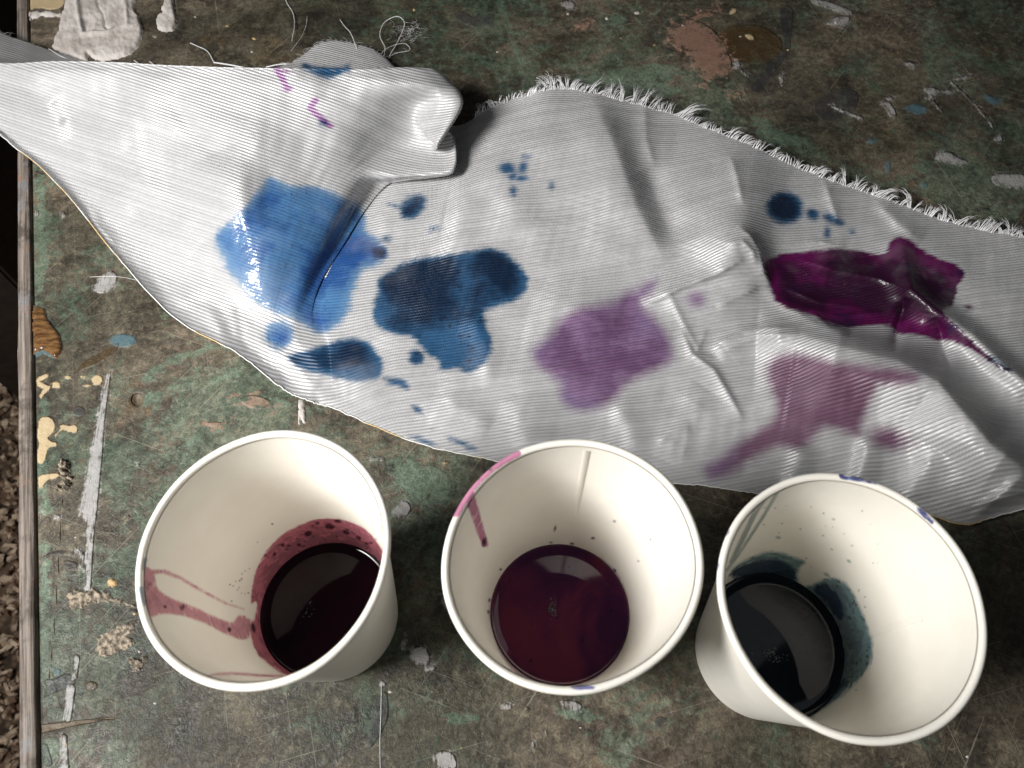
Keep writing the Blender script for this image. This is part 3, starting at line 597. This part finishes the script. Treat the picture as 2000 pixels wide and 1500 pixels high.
c4 = m.mix(m.map(blot, .40, .62), (.44, .25, .49), (.25, .10, .27)); c4 = m.mix(m.map(s4, -4, 14, .55, 0), c4, (.42, .20, .36)); c4 = m.mix(m.map(m.noise(m.mapping(v, loc=(8, 8, 2)), 26, 3), .45, .62, 0, .5), c4, (.31, .22, .47)); c4 = m.mix(m.math('MULTIPLY', m.attr('p2m'), .8), c4, m.mix(blot, (.38, .17, .26), (.22, .075, .145)))
base = tint(base, k4, c4)
base = tint(base, m.math('MULTIPLY', k4, m.map(speck2, .09, .14, 1, 0)), (.08, .04, .3))
base = tint(base, m.math('MULTIPLY', m.map(k2, .3, .9), m.map(speck2, .08, .14, 1, 0)), (.15, .15, .25))
base = tint(base, m.map(m.math('ADD', m.attr('fleck'), m.math('MULTIPLY', wick, 10)), -3, 4, 0, .9), (.50, .12, .52))
# faint general soiling
base = m.mix(m.map(m.noise(m.mapping(v, loc=(5, 1, 1)), 22, 4, .6), .5, .75, 0, .18), base, (.42, .42, .44))
wet = m.math('MAXIMUM', m.math('MAXIMUM', m.map(m.attr('b1'), -2, 10), m.math('MULTIPLY', k3, .85)), m.math('MULTIPLY', m.attr('b2w'), k2))
hgt = m.math('MULTIPLY', m.math('ADD', m.math('MULTIPLY', h_rib, .8), m.math('MULTIPLY', m.math('MULTIPLY', dots, h_rib), .05)), m.map(wet, 0, 1, 1.0, .35))
nrm = m.bump(hgt, 1.0, .00034)
stk = m.math('MAXIMUM', m.math('MAXIMUM', k1, m.math('MULTIPLY', k4, .75)), m.math('MAXIMUM', k2, k3))
pr = m.bsdf(Base_Color=base, Roughness=m.map(wet, 0, 1, .41, .5), Specular_IOR_Level=m.map(stk, 0, 1, .5, .12), IOR=1.9, Normal=nrm)
m.put(pr.inputs['Coat Weight'], m.math('MULTIPLY', wet, m.map(k3, 0, 1, .9, .4))); pr.inputs['Coat Roughness'].default_value = .17
m.put(pr.inputs['Coat Normal'], m.bump(m.math('ADD', m.math('ADD', m.math('MULTIPLY', m.noise(v, 200, 2, .6), 1.2), m.math('MULTIPLY', h_rib, .06)), m.math('MULTIPLY', m.map(speck2, .04, .20, 1, 0), .6)), .5, .0010))
M_CLOTH = m.mat

cloth = empty('satin_cloth', tuple(at(1000, 600, 0)), 'crumpled white ribbed satin strip with frayed edge and blue and purple dye stains', 'cloth')
sheet = grid_mesh('sheet', CP, M_CLOTH)
set_attr(sheet, 'phase', phase); set_attr(sheet, 'ulen', ulen)
set_attr(sheet, 'b1', stain(B1S)); set_attr(sheet, 'b2', stain(B2S)); set_attr(sheet, 'p1', stain(P1S)); set_attr(sheet, 'p2', stain(P2S)); set_attr(sheet, 'fleck', stain(FLK))
b2d = np.exp(-((CX - 800) / 110) ** 2 - ((CY - 545) / 70) ** 2) + np.exp(-((CX - 690) / 45) ** 2 - ((CY - 695) / 30) ** 2) + .7 * np.exp(-((CX - 810) / 40) ** 2 - ((CY - 402) / 40) ** 2) + .6 * np.exp(-((CX - 1533) / 30) ** 2 - ((CY - 406) / 30) ** 2) + .6 * np.exp(-((CX - 740) / 25) ** 2 - ((CY - 495) / 25) ** 2) + .35 * np.exp(-((CX - 980) / 60) ** 2 - ((CY - 540) / 50) ** 2) - .5 * np.exp(-((CX - 910) / 50) ** 2 - ((CY - 680) / 45) ** 2) - .7 * np.exp(-((CX - 1010) / 60) ** 2 - ((CY - 345) / 50) ** 2)
set_attr(sheet, 'p2m', np.clip((CX - 1400) / 60, 0, 1)); set_attr(sheet, 'b2d', b2d); set_attr(sheet, 'b2w', np.exp(-((CX - 1533) / 60) ** 2 - ((CY - 406) / 50) ** 2))
so = sheet.modifiers.new('thickness', 'SOLIDIFY'); so.thickness = .00035; so.offset = -1
attach(sheet, cloth)

# ---- loose yarns of the frayed far edge, cut edge yarn, stray threads
M_YARN = NT('white_yarn'); v = M_YARN.obj()
M_YARN.bsdf(Base_Color=(.66, .66, .67), Roughness=.3, Specular_IOR_Level=.8); M_YARN = M_YARN.mat
def tube_into(vs, fs, pts, r, sides=4, taper=True):
    pts = [Vector(p) for p in pts]; b0 = len(vs); n = len(pts)
    for i, p in enumerate(pts):
        d = (pts[min(i + 1, n - 1)] - pts[max(i - 1, 0)]).normalized()
        a = d.cross(Vector((.3, .2, 1))).normalized(); b = d.cross(a)
        rr = r * (1 - .75 * i / (n - 1) if taper else 1)
        for s in range(sides):
            t = 2 * math.pi * s / sides; vs.append(tuple(p + (a * math.cos(t) + b * math.sin(t)) * rr))
    for i in range(n - 1):
        for s in range(sides):
            fs.append((b0 + i * sides + s, b0 + i * sides + (s + 1) % sides, b0 + (i + 1) * sides + (s + 1) % sides, b0 + (i + 1) * sides + s))
vs, fs = [], []
edge_pts = CP[:, -1]
def fringe(i, length, lean, lift, r=.00016):
    i0 = int(np.clip(i, 1, U - 2)); p = Vector(edge_pts[i0]); tg = Vector(edge_pts[i0 + 1] - edge_pts[i0 - 1]).normalized()
    out = Vector((-tg.y, tg.x, 0)).normalized(); d = (out + tg * lean).normalized()
    j = Vector((rng.normal(0, .0006), rng.normal(0, .0004), 0)); pts = []
    base_z = p.z
    for k in range(5):
        t = k / 4; q = p - d * .002 + j * t + d * length * t + Vector((0, 0, lift * math.sin(t * 2.2) - base_z * .45 * t * t)) + tg * (.0012 * math.sin(t * 3 + i) * t)
        q.z = max(q.z, .0004 + .0005 * t); pts.append(q)
    tube_into(vs, fs, pts, r, 3)
i = 14.6 * NC_SUB
while i < U - 3:                                   # tufts: a few yarns that share length and lean
    x_here = CX[int(i), -1]; big = x_here > 1030
    n_t = int(rng.integers(4, 13)) if big else 2; L0 = (.0150 if 1040 < x_here < 1330 else .0095 if big else .007) * rng.uniform(.45, 1.45); lean = .45 + rng.normal(0, .45); lift = rng.uniform(.001, .006)
    for k in range(n_t):
        fringe(i + k * rng.uniform(.12, .34), L0 * rng.uniform(.75, 1.1), lean + rng.normal(0, .12), lift, rng.uniform(.00026, .00050))
    i += n_t * .22 + rng.uniform(.1, 1.9)
for k in range(260):                               # short fuzz lying on the edge
    fringe(rng.uniform(14.6 * NC_SUB, U - 3), rng.uniform(.002, .004), rng.normal(0, 1.5), .001, .00012)
for q in range(26, 8 * NC_SUB + 60, 2):
    if q < 70 or 150 < q: fringe(q, rng.uniform(.003, .008), rng.normal(0, .6), .001, .00014)
fr = mesh_obj('fringe', vs, fs, M_YARN); fr['kind'] = 'stuff'; fr['label'] = 'short loose white yarns of the frayed far edge'; attach(fr, cloth)
vs, fs = [], []
tube_into(vs, fs, [CP[q, 0] + np.array([0, -.0001, .0003]) for q in range(0, U)], .00034, 5, False)
for q in range(2, U - 2, 2):
    if rng.random() < .55:
        p = Vector(CP[q, 0]); e = p + Vector((rng.normal(0, .0006), -rng.uniform(.0002, .0011), rng.uniform(0, .0006))); tube_into(vs, fs, [p, (p + e) / 2 + Vector((0, 0, .0002)), e], .00011, 3)
M_CUT = NT('cut_edge_yarn'); v = M_CUT.obj(); n = M_CUT.noise(v, 22, 3)
M_CUT.bsdf(Base_Color=M_CUT.mix(M_CUT.map(n, .52, .62), (.74, .73, .71), (.62, .45, .22)), Roughness=.6); M_CUT = M_CUT.mat
ce = mesh_obj('cut_edge', vs, fs, M_CUT); ce['kind'] = 'stuff'; attach(ce, cloth)
def thread(pix, zs, r=.00018, sides=5):
    P = np.array([tuple(at(x, y, z / 1000)) for (x, y), z in zip(pix, zs)]); P = catmull(P, 8)
    vs, fs = [], []; tube_into(vs, fs, [tuple(q) for q in P], r, sides, False)
    o = mesh_obj('loose_thread', vs, fs, M_YARN); attach(o, cloth); return o
thread([(745,125),(752,95),(742,70),(750,45),(775,32),(790,45),(780,75),(760,110)], [4,3,2,3,6,4,2,1], .00022)
thread([(748,128),(745,105),(765,90),(790,85),(800,98),(770,105),(752,120)], [4,5,4,3,1,1,2], .00016)
thread([(705,118),(695,90),(685,65),(672,50),(664,38)], [5,7,6,3,1], .00025)
thread([(570,80),(575,50),(572,25),(560,5),(556,-12)], [3,2,1,1,1], .00024)
thread([(568,100),(590,70),(598,48),(600,32)], [3,2,1,1], .00014)
thread([(418,122),(450,127),(480,133)], [2,3,3], .0006); thread([(418,122),(405,100),(385,90),(372,84)], [2,2,1,1], .0003)
thread([(520,131),(545,126),(575,124)], [3,4,4], .0005); thread([(262,118),(275,127)], [1,3], .0003); thread([(292,120),(303,128)], [1,3], .0003)
thread([(95,95),(120,110),(150,120),(168,122)], [10,9,8,9], .00022)
thread([(175,541),(225,540),(262,546),(295,556)], [.6,.8,1.2,3], .00012)
thread([(745,1330),(744,1390),(742,1450),(743,1510)], [.3,.4,.3,.3], .00012)
for k in range(60):       # fluff ball
    a = rng.uniform(0, 6.28); x, y = 800 + rng.normal(0, 14), 62 + rng.normal(0, 9); L = rng.uniform(6, 16)
    if k % 6 == 0: vs, fs = [], []
    P = [tuple(at(x + L * t * math.cos(a) + 4 * math.sin(4 * t), y + L * t * math.sin(a), .0006 + .003 * math.sin(3 * t) * rng.random())) for t in np.linspace(0, 1, 6)]
    tube_into(vs, fs, P, .00006, 3, False)
    if k % 6 == 5:
        o = mesh_obj('loose_thread', vs, fs, M_YARN); attach(o, cloth)
# ------------------------------------------------------------------ paper cups with dye
CUP_R, CUP_RB, CUP_H, CUP_T = .0424, .0295, .1110, .0007
RIM_C, RIM_r = .0433, .00145
def cup_r(z): return CUP_RB + (CUP_R - CUP_RB) * z / CUP_H          # outer wall radius
def paper_mat(name, cols):
    """cols: {attr: (colA, colB, noise amp, width, max)} stains on the paper"""
    m = NT(name); v = m.obj()
    n = m.noise(v, 60, 3); nf = m.noise(v, 900, 3)
    c = m.mix(m.map(n, .3, .7), (.820, .787, .715), (.850, .822, .757))
    en = m.math('SUBTRACT', m.noise(v, 330, 4, .65), .5); en2 = m.math('SUBTRACT', m.noise(v, 1300, 3, .7), .5); bl = m.noise(m.mapping(v, loc=(2, 4, 1)), 230, 4, .7)
    stk_ = m.noise(m.mapping(v, (90, 90, 420)), 1, 4, .65, .8); sp = m.math('ADD', m.voro(m.mapping(v, (1, 1, .6)), 260), m.math('MULTIPLY', m.noise(m.mapping(v, loc=(7, 1, 2)), 90, 2), .45)); wetk = None
    for a, (ca, cb, a1, a2, w, mx, spk) in cols.items():
        s = m.math('ADD', m.attr(a), m.math('ADD', m.math('MULTIPLY', en, a1), m.math('MULTIPLY', en2, a2)))
        k = m.map(s, -w, w, 0, mx)
        cc = m.mix(m.map(m.math('ADD', bl, m.math('MULTIPLY', m.map(s, 2, 34, -.5, .5, False), .22)), .38, .64), ca, cb)
        k = m.math('MULTIPLY', k, m.map(m.math('ADD', stk_, m.math('MULTIPLY', s, .012)), .30, .52, .45, 1))
        if spk: cc = m.mix(m.map(m.math('ADD', sp, m.math('MULTIPLY', en, .3)), .33, .43, .95, 0), cc, spk)
        c = m.mix(k, c, cc); wetk = k if wetk is None else m.math('MAXIMUM', wetk, k)
    rough = m.map(wetk, 0, 1, .46, .25) if wetk is not None else .46
    m.bsdf(Base_Color=c, Roughness=rough, Specular_IOR_Level=.45, Normal=m.bump(m.math('ADD', nf, n), .08, .0006))
    return m.mat
def dye_mat(name, ca, cb, n_scale=26, rough=.035, ior=1.33):
    m = NT(name); v = m.obj(); n = m.noise(v, n_scale, 5, .6, .6); s = m.noise(m.mapping(v, loc=(1, 1, 4)), 240, 3, .6)
    c = m.mix(m.map(n, .42, .62), ca, cb); c = m.mix(m.map(s, .66, .74, 0, .7), c, [q * .25 for q in ca])
    m.bsdf(Base_Color=c, Roughness=rough, Specular_IOR_Level=.5, IOR=ior); return m.mat
M_BUBBLE = NT('foam_bubble'); M_BUBBLE.bsdf(Base_Color=(.075, .07, .095), Roughness=.15, Specular_IOR_Level=.9, Alpha=.75); M_BUBBLE = M_BUBBLE.mat
M_SEAM = simple('paper_seam', (.62, .57, .48), .6, bump=.05)
NT_ = 320
TH = np.linspace(0, 2 * np.pi, NT_, endpoint=False)
def make_cup(cx, cy, df, level, cols, marks, label, dye_label, dye_name, dmat, seam, foam, phasepx):
    e1, e2, tx, ty = df; ee = math.hypot(e1, e2); ph = .5 * math.atan2(e2, e1)
    def warp(r, z, th):
        k = z / CUP_H; rr = r * (1 + ee * k * k * np.cos(2 * (th - ph)) + k ** 4 * (.0030 * np.cos(3 * th + 40 * cx) + .0018 * np.cos(5 * th + 90 * cx) + .0010 * np.cos(9 * th + 30 * cx)))
        X, Y = rr * np.cos(th), rr * np.sin(th)
        return np.stack(np.broadcast_arrays(cx - tx * z + X, cy - ty * z + Y, z + (tx * X + ty * Y) * k), -1)
    cup = empty('paper_cup', (cx, cy, 0), label, 'cup', 'paper cups lined up in front of the cloth')
    mat = paper_mat('cup_paper', cols)
    def lathe(name, prof, visible_in=True):
        P = np.stack([warp(np.full(NT_, r), np.full(NT_, z), TH) for r, z in prof], 1)
        o = grid_mesh(name, P[:, ::-1], mat, wrap_u=True)
        PX_, PY_ = to_px(P)
        for a, shapes in marks.items():
            f = field(PX_, PY_, shapes) if visible_in is True or (visible_in is False and a in ('bluemark', 'smear')) else np.full(PX_.shape, -60.0)
            if visible_in is True:            # inner wall: only the side that faces the opening towards the viewer carries the mark
                rad = P[..., :2] - np.array([cx, cy]); view = np.array([0, 0, CAM_H]) - P
                facing = -(rad * view[..., :2]).sum(-1) + .12 * view[..., 2] * np.linalg.norm(rad, axis=-1)
                f = np.where(facing > -.0002, f, -60)
            set_attr(o, a, f[:, ::-1])
        attach(o, cup); return o
    zi = np.concatenate([np.linspace(.0062, .03, 34), np.linspace(.03, CUP_H, 110)[1:]])
    lathe('inner_wall', [(cup_r(z) - CUP_T, z) for z in zi[::-1]])
    lathe('outer_wall', [(cup_r(z), z) for z in np.linspace(0, CUP_H, 40)] , None)
    lathe('rolled_rim', [(RIM_C + RIM_r * .92 * math.cos(t), CUP_H + .0004 + RIM_r * math.sin(t)) for t in np.linspace(0, 2 * math.pi, 17)], False)
    lathe('base', [(.0005, .0055), (cup_r(.0055) - CUP_T * .9, .0055), (cup_r(0) - CUP_T, .0002), (cup_r(0) - .00005, .0002)][::-1], None)
    # overlapping paper seam, a thin strip on the inner wall
    (sx0, sy0), (sx1, sy1) = seam
    def wall_hit(px, py):
        best = None
        for t in np.linspace(0, 2 * np.pi, 720, endpoint=False):
            zz = np.linspace(.02, CUP_H - .002, 90); W = warp(cup_r(zz) - CUP_T - .00025, zz, np.full(90, t)); qx, qy = to_px(W)
            d = np.hypot(qx - px, qy - py); j = d.argmin()
            rad = W[j, :2] - np.array([cx, cy])
            if (rad * -W[j, :2]).sum() < 0.0001 and (best is None or d[j] < best[0]): best = (d[j], t, zz[j])
        return best
    a, b = wall_hit(sx0, sy0), wall_hit(sx1, sy1); ta = a[1]; tb = (b[1] - ta + math.pi) % (2 * math.pi) - math.pi + ta
    k = np.linspace(0, 1, 30); tt = ta + (tb - ta) * 0 * k; zz = a[2] + (b[2] - a[2]) * k
    S = np.stack([warp(cup_r(zz) - CUP_T - w, zz, tt + o_) for o_, w in ((-.0105, -.0001), (-.0095, .00022), (.055, .00003), (.065, -.0001))], 1)
    so_ = grid_mesh('seam', S, mat)
    for a_ in marks:
        f = field(*to_px(S), marks[a_]); set_attr(so_, a_, f)
    attach(so_, cup)
    # dye: shallow body with a meniscus climbing the wall
    z = level; rw = cup_r(z) - CUP_T
    prof = [(.0003, z), (rw * .3, z), (rw * .6, z), (rw - .0050, z + .00003), (rw - .0032, z + .00018), (rw - .0018, z + .0005), (rw - .0008, z + .0007), (rw + .0002, z + .0012), (rw - .0002, z - .002), (cup_r(.0075) - CUP_T - .0003, .0075), (.0003, .0075)]
    P = np.stack([warp(np.full(NT_, r), np.full(NT_, zz_), TH) for r, zz_ in prof], 1)
    root = empty(dye_name, (cx, cy, .0075), dye_label, 'dye', 'dyes in the paper cups')
    body = grid_mesh('dye_body', P[:, ::-1], dmat, wrap_u=True); attach(body, root)
    # froth: small bubbles floating where the photo shows them
    if foam:
        fx, fy, nb, sx, sy, rot = foam
        bm = bmesh.new()
        for q in range(nb):
            u, w = rng.normal(0, 1), rng.normal(0, 1)
            px = fx + sx * u * math.cos(rot) - sy * w * math.sin(rot); py = fy + sx * u * math.sin(rot) + sy * w * math.cos(rot)
            W = at(px, py, z); r = rng.uniform(.00018, .00042) * (1.5 if q % 9 == 0 else 1)
            bmesh.ops.create_icosphere(bm, subdivisions=2, radius=r, matrix=Matrix.Translation((W[0], W[1], z + r * .15)) @ Matrix.Diagonal((1, 1, .8, 1)))
        me = bpy.data.meshes.new('froth'); bm.to_mesh(me); bm.free(); me.polygons.foreach_set('use_smooth', [True] * len(me.polygons)); me.materials.append(M_BUBBLE)
        o = bpy.data.objects.new('froth', me); COL.objects.link(o); o['kind'] = 'stuff'; attach(o, root)
    return cup

MAROON = ((.42, .095, .15), (.19, .028, .065), 7, 4, 2.2, .93, (.030, .004, .014))
make_cup(-.0832, .0763, (-.0197, .0049, .0202, .0073), .0137,
  {'maroon': MAROON, 'drip': ((.50, .19, .25), (.33, .085, .14), 5, 3, 3.0, .85, (.05, .008, .02)), 'bluemark': ((.07, .12, .20), (.12, .20, .30), 3, 2, 2, .7, None), 'knot': ((.045, .008, .018), (.02, .003, .009), 4, 3, 1.6, .92, None)},
  {'maroon': [('p', [(752,1085),(746,1072),(720,1036),(680,1016),(632,1011),(592,1021),(552,1042),(520,1074),(500,1110),(491,1148),(489,1182),(503,1172),(499,1206),(488,1225),(490,1245),(500,1276),(520,1294),(552,1318),(600,1330),(700,1200)])],
   'drip': [('p', [(488,1246),(472,1251),(440,1239),(400,1217),(356,1202),(320,1198),(292,1206),(276,1224),(264,1184),(264,1128),(274,1102),(298,1112),(303,1128),(307,1150),(332,1168),(368,1180),(416,1203),(456,1219),(464,1199),(482,1206),(500,1215)]), ('l', [(290,1118),(320,1116),(352,1129),(400,1157),(440,1178),(476,1190)], 4.5, 1.2), ('l', [(404,1322),(424,1317),(456,1315),(504,1319),(552,1321)], 2.6, 2.6)],
   'knot': [('e',660,1018,7,4,10),('e',644,1028,10,6,10),('e',602,1042,8,5,-20),('e',676,1040,7,4,20),('e',552,1064,4,4,0),('e',584,1064,4,3,0),('e',564,1066,4,3,0),('e',494,1226,5,10,-20),('e',356,1186,5,6,0),('e',322,1185,3,3,0),('e',448,1230,4,5,0),('e',293,1141,3,3,0),('e',278,1198,4,5,0),('e',518,1085,3,4,0),('e',700,1050,6,4,30),('e',716,1062,5,3,40),('e',620,1022,5,3,0),('e',536,1082,4,3,-30)] + [('e', float(rng.normal(472, 14)), float(rng.normal(1146, 22)), 1.6, 1.6, 0) for _ in range(16)] + [('e', float(rng.uniform(500, 735)), float(rng.uniform(1020, 1100)), float(rng.uniform(1, 4)), float(rng.uniform(.8, 2)), float(rng.uniform(-40, 40))) for _ in range(16)],
   'bluemark': [('l', [(284,1092),(280,1112)], 4, 3), ('l',[(276,1150),(282,1180)],5,3)]},
  'leftmost paper cup, holding dark maroon dye with a maroon run down its left wall', 'near-black maroon dye in the leftmost paper cup', 'maroon_dye',
  dye_mat('maroon_dye', (.009, .002, .005), (.005, .0015, .004)), ((716,985),(737,1050)), (598,1195,14,7,14,.4), 0)
make_cup(.0215, .0737, (.0075, .0219, .0065, .0034), .0184,
  {'smear': ((.46, .11, .26), (.27, .035, .14), 5, 3, 2.2, .85, (.05, .005, .03)), 'knot': ((.03, .005, .02), (.015, .004, .012), 3, 2, 2, .95, None), 'ring': ((.33, .21, .27), (.20, .08, .13), 6, 3, 3, .75, (.05, .01, .04)), 'bluemark': ((.05, .06, .30), (.20, .25, .50), 4, 3, 2, .85, None)},
  {'smear': [('l', [(890,1000),(916,955),(943,928),(974,905),(1012,886)], 10, 6), ('l', [(916,965),(931,1013),(947,1062)], 10, 7)], 'knot': [('e',912,982,6,10,10),('e',924,946,5,4,0),('e',946,1058,5,10,15),('e',1200,1018,3,2,0),('e',1158,1051,4,2.5,0),('e',1117,1062,4,2.5,0),('e',1120,1068,4,2,0),('e',1076,1060,3,2,0),('e',1247,1096,2.5,2,0),('e',1271,1054,2,2,0),('e',1200,1115,4,4,0),('e',1084,1032,2.5,6,15),('e',956,1172,3,4,0),('e',954,1195,3,4,0),('e',978,1112,3,3,0)],
   'ring': [('p', [(954,1210),(958,1170),(985,1110),(1030,1075),(1094,1062),(1160,1080),(1205,1115),(1230,1170),(1230,1230),(1205,1290),(1160,1330),(1094,1345),(1020,1330),(975,1280)])], 'bluemark': [('p', [(1110,1341),(1130,1337),(1165,1340),(1160,1347),(1125,1348)])]},
  'middle paper cup, holding translucent purple dye with a purple drip at its far left rim', 'reddish purple dye in the middle paper cup', 'purple_dye',
  dye_mat('purple_dye', (.036, .006, .034), (.092, .014, .036), 22, ior=1.62), ((1154,868),(1117,1006)), (1079,1190,60,4,9,.1), 0)
make_cup(.1141, .0599, (-.008, -.0031, .0042, .0047), .0190,
  {'teal': ((.085, .20, .225), (.022, .070, .115), 12, 6, 4.5, .88, (.012, .02, .045)), 'streak': ((.17, .25, .25), (.12, .20, .21), 3, 2, 1.8, .75, None), 'dark': ((.010, .022, .055), (.02, .05, .09), 14, 6, 4, .85, None), 'knot': ((.03, .04, .05), (.015, .03, .06), 4, 3, 1.6, .85, None), 'bluemark': ((.012, .02, .16), (.10, .22, .42), 6, 3, 2, .93, None)},
  {'teal': [('p', [(1418,1122),(1447,1098),(1482,1081),(1517,1076),(1552,1088),(1576,1097),(1560,1110),(1558,1135),(1576,1148),(1615,1127),(1643,1130),(1668,1158),(1679,1187),(1692,1211),(1696,1232),(1703,1240),(1705,1268),(1701,1299),(1678,1328),(1650,1356),(1615,1381),(1570,1410),(1520,1260)])],
   'streak': [('l', [(1527,946),(1490,1010),(1450,1072),(1419,1114)], 3.5, 2.5), ('l', [(1496,966),(1475,1000),(1454,1045),(1428,1098)], 6, 4), ('e',1563,1033,2,2,0),('e',1628,1014,3,2,0),('e',1664,1066,3,2,0),('e',1658,1096,5,3,30),('e',1520,1050,5,3,0),('e',1614,1122,6,3,30)],
   'dark': [('p', [(1418,1124),(1447,1104),(1485,1094),(1525,1092),(1555,1112),(1556,1138),(1500,1126),(1440,1128)]), ('p', [(1585,1150),(1610,1135),(1640,1160),(1650,1200),(1640,1215),(1610,1175)]), ('l', [(1650,1330),(1610,1370),(1575,1398)], 6, 8)],
   'knot': [('e', float(rng.uniform(1450, 1720)), float(rng.uniform(985, 1110)), float(rng.uniform(.8, 1.8)), float(rng.uniform(.8, 1.5)), 20) for _ in range(26)] + [('e', float(rng.uniform(1600, 1700)), float(rng.uniform(1150, 1350)), float(rng.uniform(1, 3)), float(rng.uniform(1, 2.4)), 20) for _ in range(50)],
   'bluemark': [('p', [(1637,925),(1645,924),(1652,931),(1672,931),(1692,933),(1692,941),(1672,940),(1655,938),(1640,934)]), ('l', [(1690,940),(1710,944)], 3, 2), ('l', [(1795,995),(1808,1008),(1820,1020)], 5, 4), ('e',1419,1038,6,8,20), ('e',1400,1106,5,9,5), ('e',1478,961,10,6,-35), ('e',1520,937,9,4,-20)]},
  'rightmost paper cup, holding blue-black dye with teal staining around its inner wall', 'blue-black dye in the rightmost paper cup', 'blue_black_dye',
  dye_mat('blue_black_dye', (.004, .007, .012), (.003, .004, .007), ior=1.33), ((1800,1212),(1645,1255)), (1512,1280,60,13,7,.3), 0)
# ------------------------------------------------------------------ ground far below the table's left side
m = NT('bark_strewn_ground'); v = m.obj(); a = m.noise(v, 25, 6, .7); b = m.voro(v, 90)
c = m.mix(m.map(a, .35, .65), (.05, .035, .025), (.19, .13, .085)); c = m.mix(m.map(b, .2, .5, .6, 0), c, (.30, .21, .14))
m.bsdf(Base_Color=c, Roughness=.9, Normal=m.bump(b, .8, .01))
gr = mesh_obj('ground', [(-2.2, -1.5, -.7405), (1.8, -1.5, -.7405), (1.8, 2.5, -.7405), (-2.2, 2.5, -.7405)], [(0, 1, 2, 3)], m.mat); gr['kind'] = 'structure'
mc = NT('bark_chip'); v = mc.obj(); n = mc.noise(mc.mapping(v, (60, 60, 60)), 1, 4)
mc.bsdf(Base_Color=mc.mix(mc.map(n, .4, .62), (.20, .12, .075), (.80, .63, .47)), Roughness=.85)
vs, fs = [], []
for k in range(9000):
    x, y = rng.uniform(-.95, -.42), rng.uniform(-.25, 1.35); L = rng.uniform(.003, .011); w = L * rng.uniform(.25, .6); t = rng.uniform(.001, .004)
    rot = Matrix.Rotation(rng.uniform(0, 6.28), 4, 'Z') @ Matrix.Rotation(rng.normal(0, .5), 4, 'X') @ Matrix.Rotation(rng.normal(0, .5), 4, 'Y'); b0 = len(vs)
    z = -.738 + rng.uniform(0, .014)
    for p in ((-L, -w * .6, -t), (L * .8, -w, -t), (L, w * .7, -t), (-L * .7, w, -t), (-L * .9, -w * .5, t), (L * .7, -w * .8, t), (L * .9, w * .5, t), (-L * .6, w * .8, t)):
        q = rot @ Vector(p); vs.append((x + q.x, y + q.y, z + q.z))
    fs += [tuple(b0 + i for i in f) for f in ((3, 2, 1, 0), (4, 5, 6, 7), (0, 1, 5, 4), (1, 2, 6, 5), (2, 3, 7, 6), (3, 0, 4, 7))]
ch = mesh_obj('bark_chips', vs, fs, mc.mat, smooth=False); ch['kind'] = 'stuff'; ch['label'] = 'brown bark chips strewn on the ground beside the table'; ch['category'] = 'bark chips'
# dark board added to keep the strip beside the table's far end dark
md = simple('dark_filler', (.035, .025, .018), .8, nscale=60)
def plank(name, p0, p1, w, h, mat, label, cat):
    p0, p1 = Vector(p0), Vector(p1); d = (p1 - p0); L = d.length
    bm = bmesh.new(); bmesh.ops.create_cube(bm, size=1, matrix=Matrix.Diagonal((L, w, h, 1))); bmesh.ops.bevel(bm, geom=bm.edges[:], offset=.004, segments=2, affect='EDGES')
    me = bpy.data.meshes.new(name); bm.to_mesh(me); bm.free(); me.materials.append(mat)
    o = bpy.data.objects.new(name, me); COL.objects.link(o); o.location = (p0 + p1) / 2; o.rotation_euler = d.to_track_quat('X', 'Z').to_euler(); o['label'] = label; o['category'] = cat; return o
q0, q1 = at(-60, -120, -.55), at(-8, 640, -.55)
plank('dark_filler_board', q0, q1, .13, .375, md, 'dark board added to fill the dark strip beside the far left of the table', 'board')
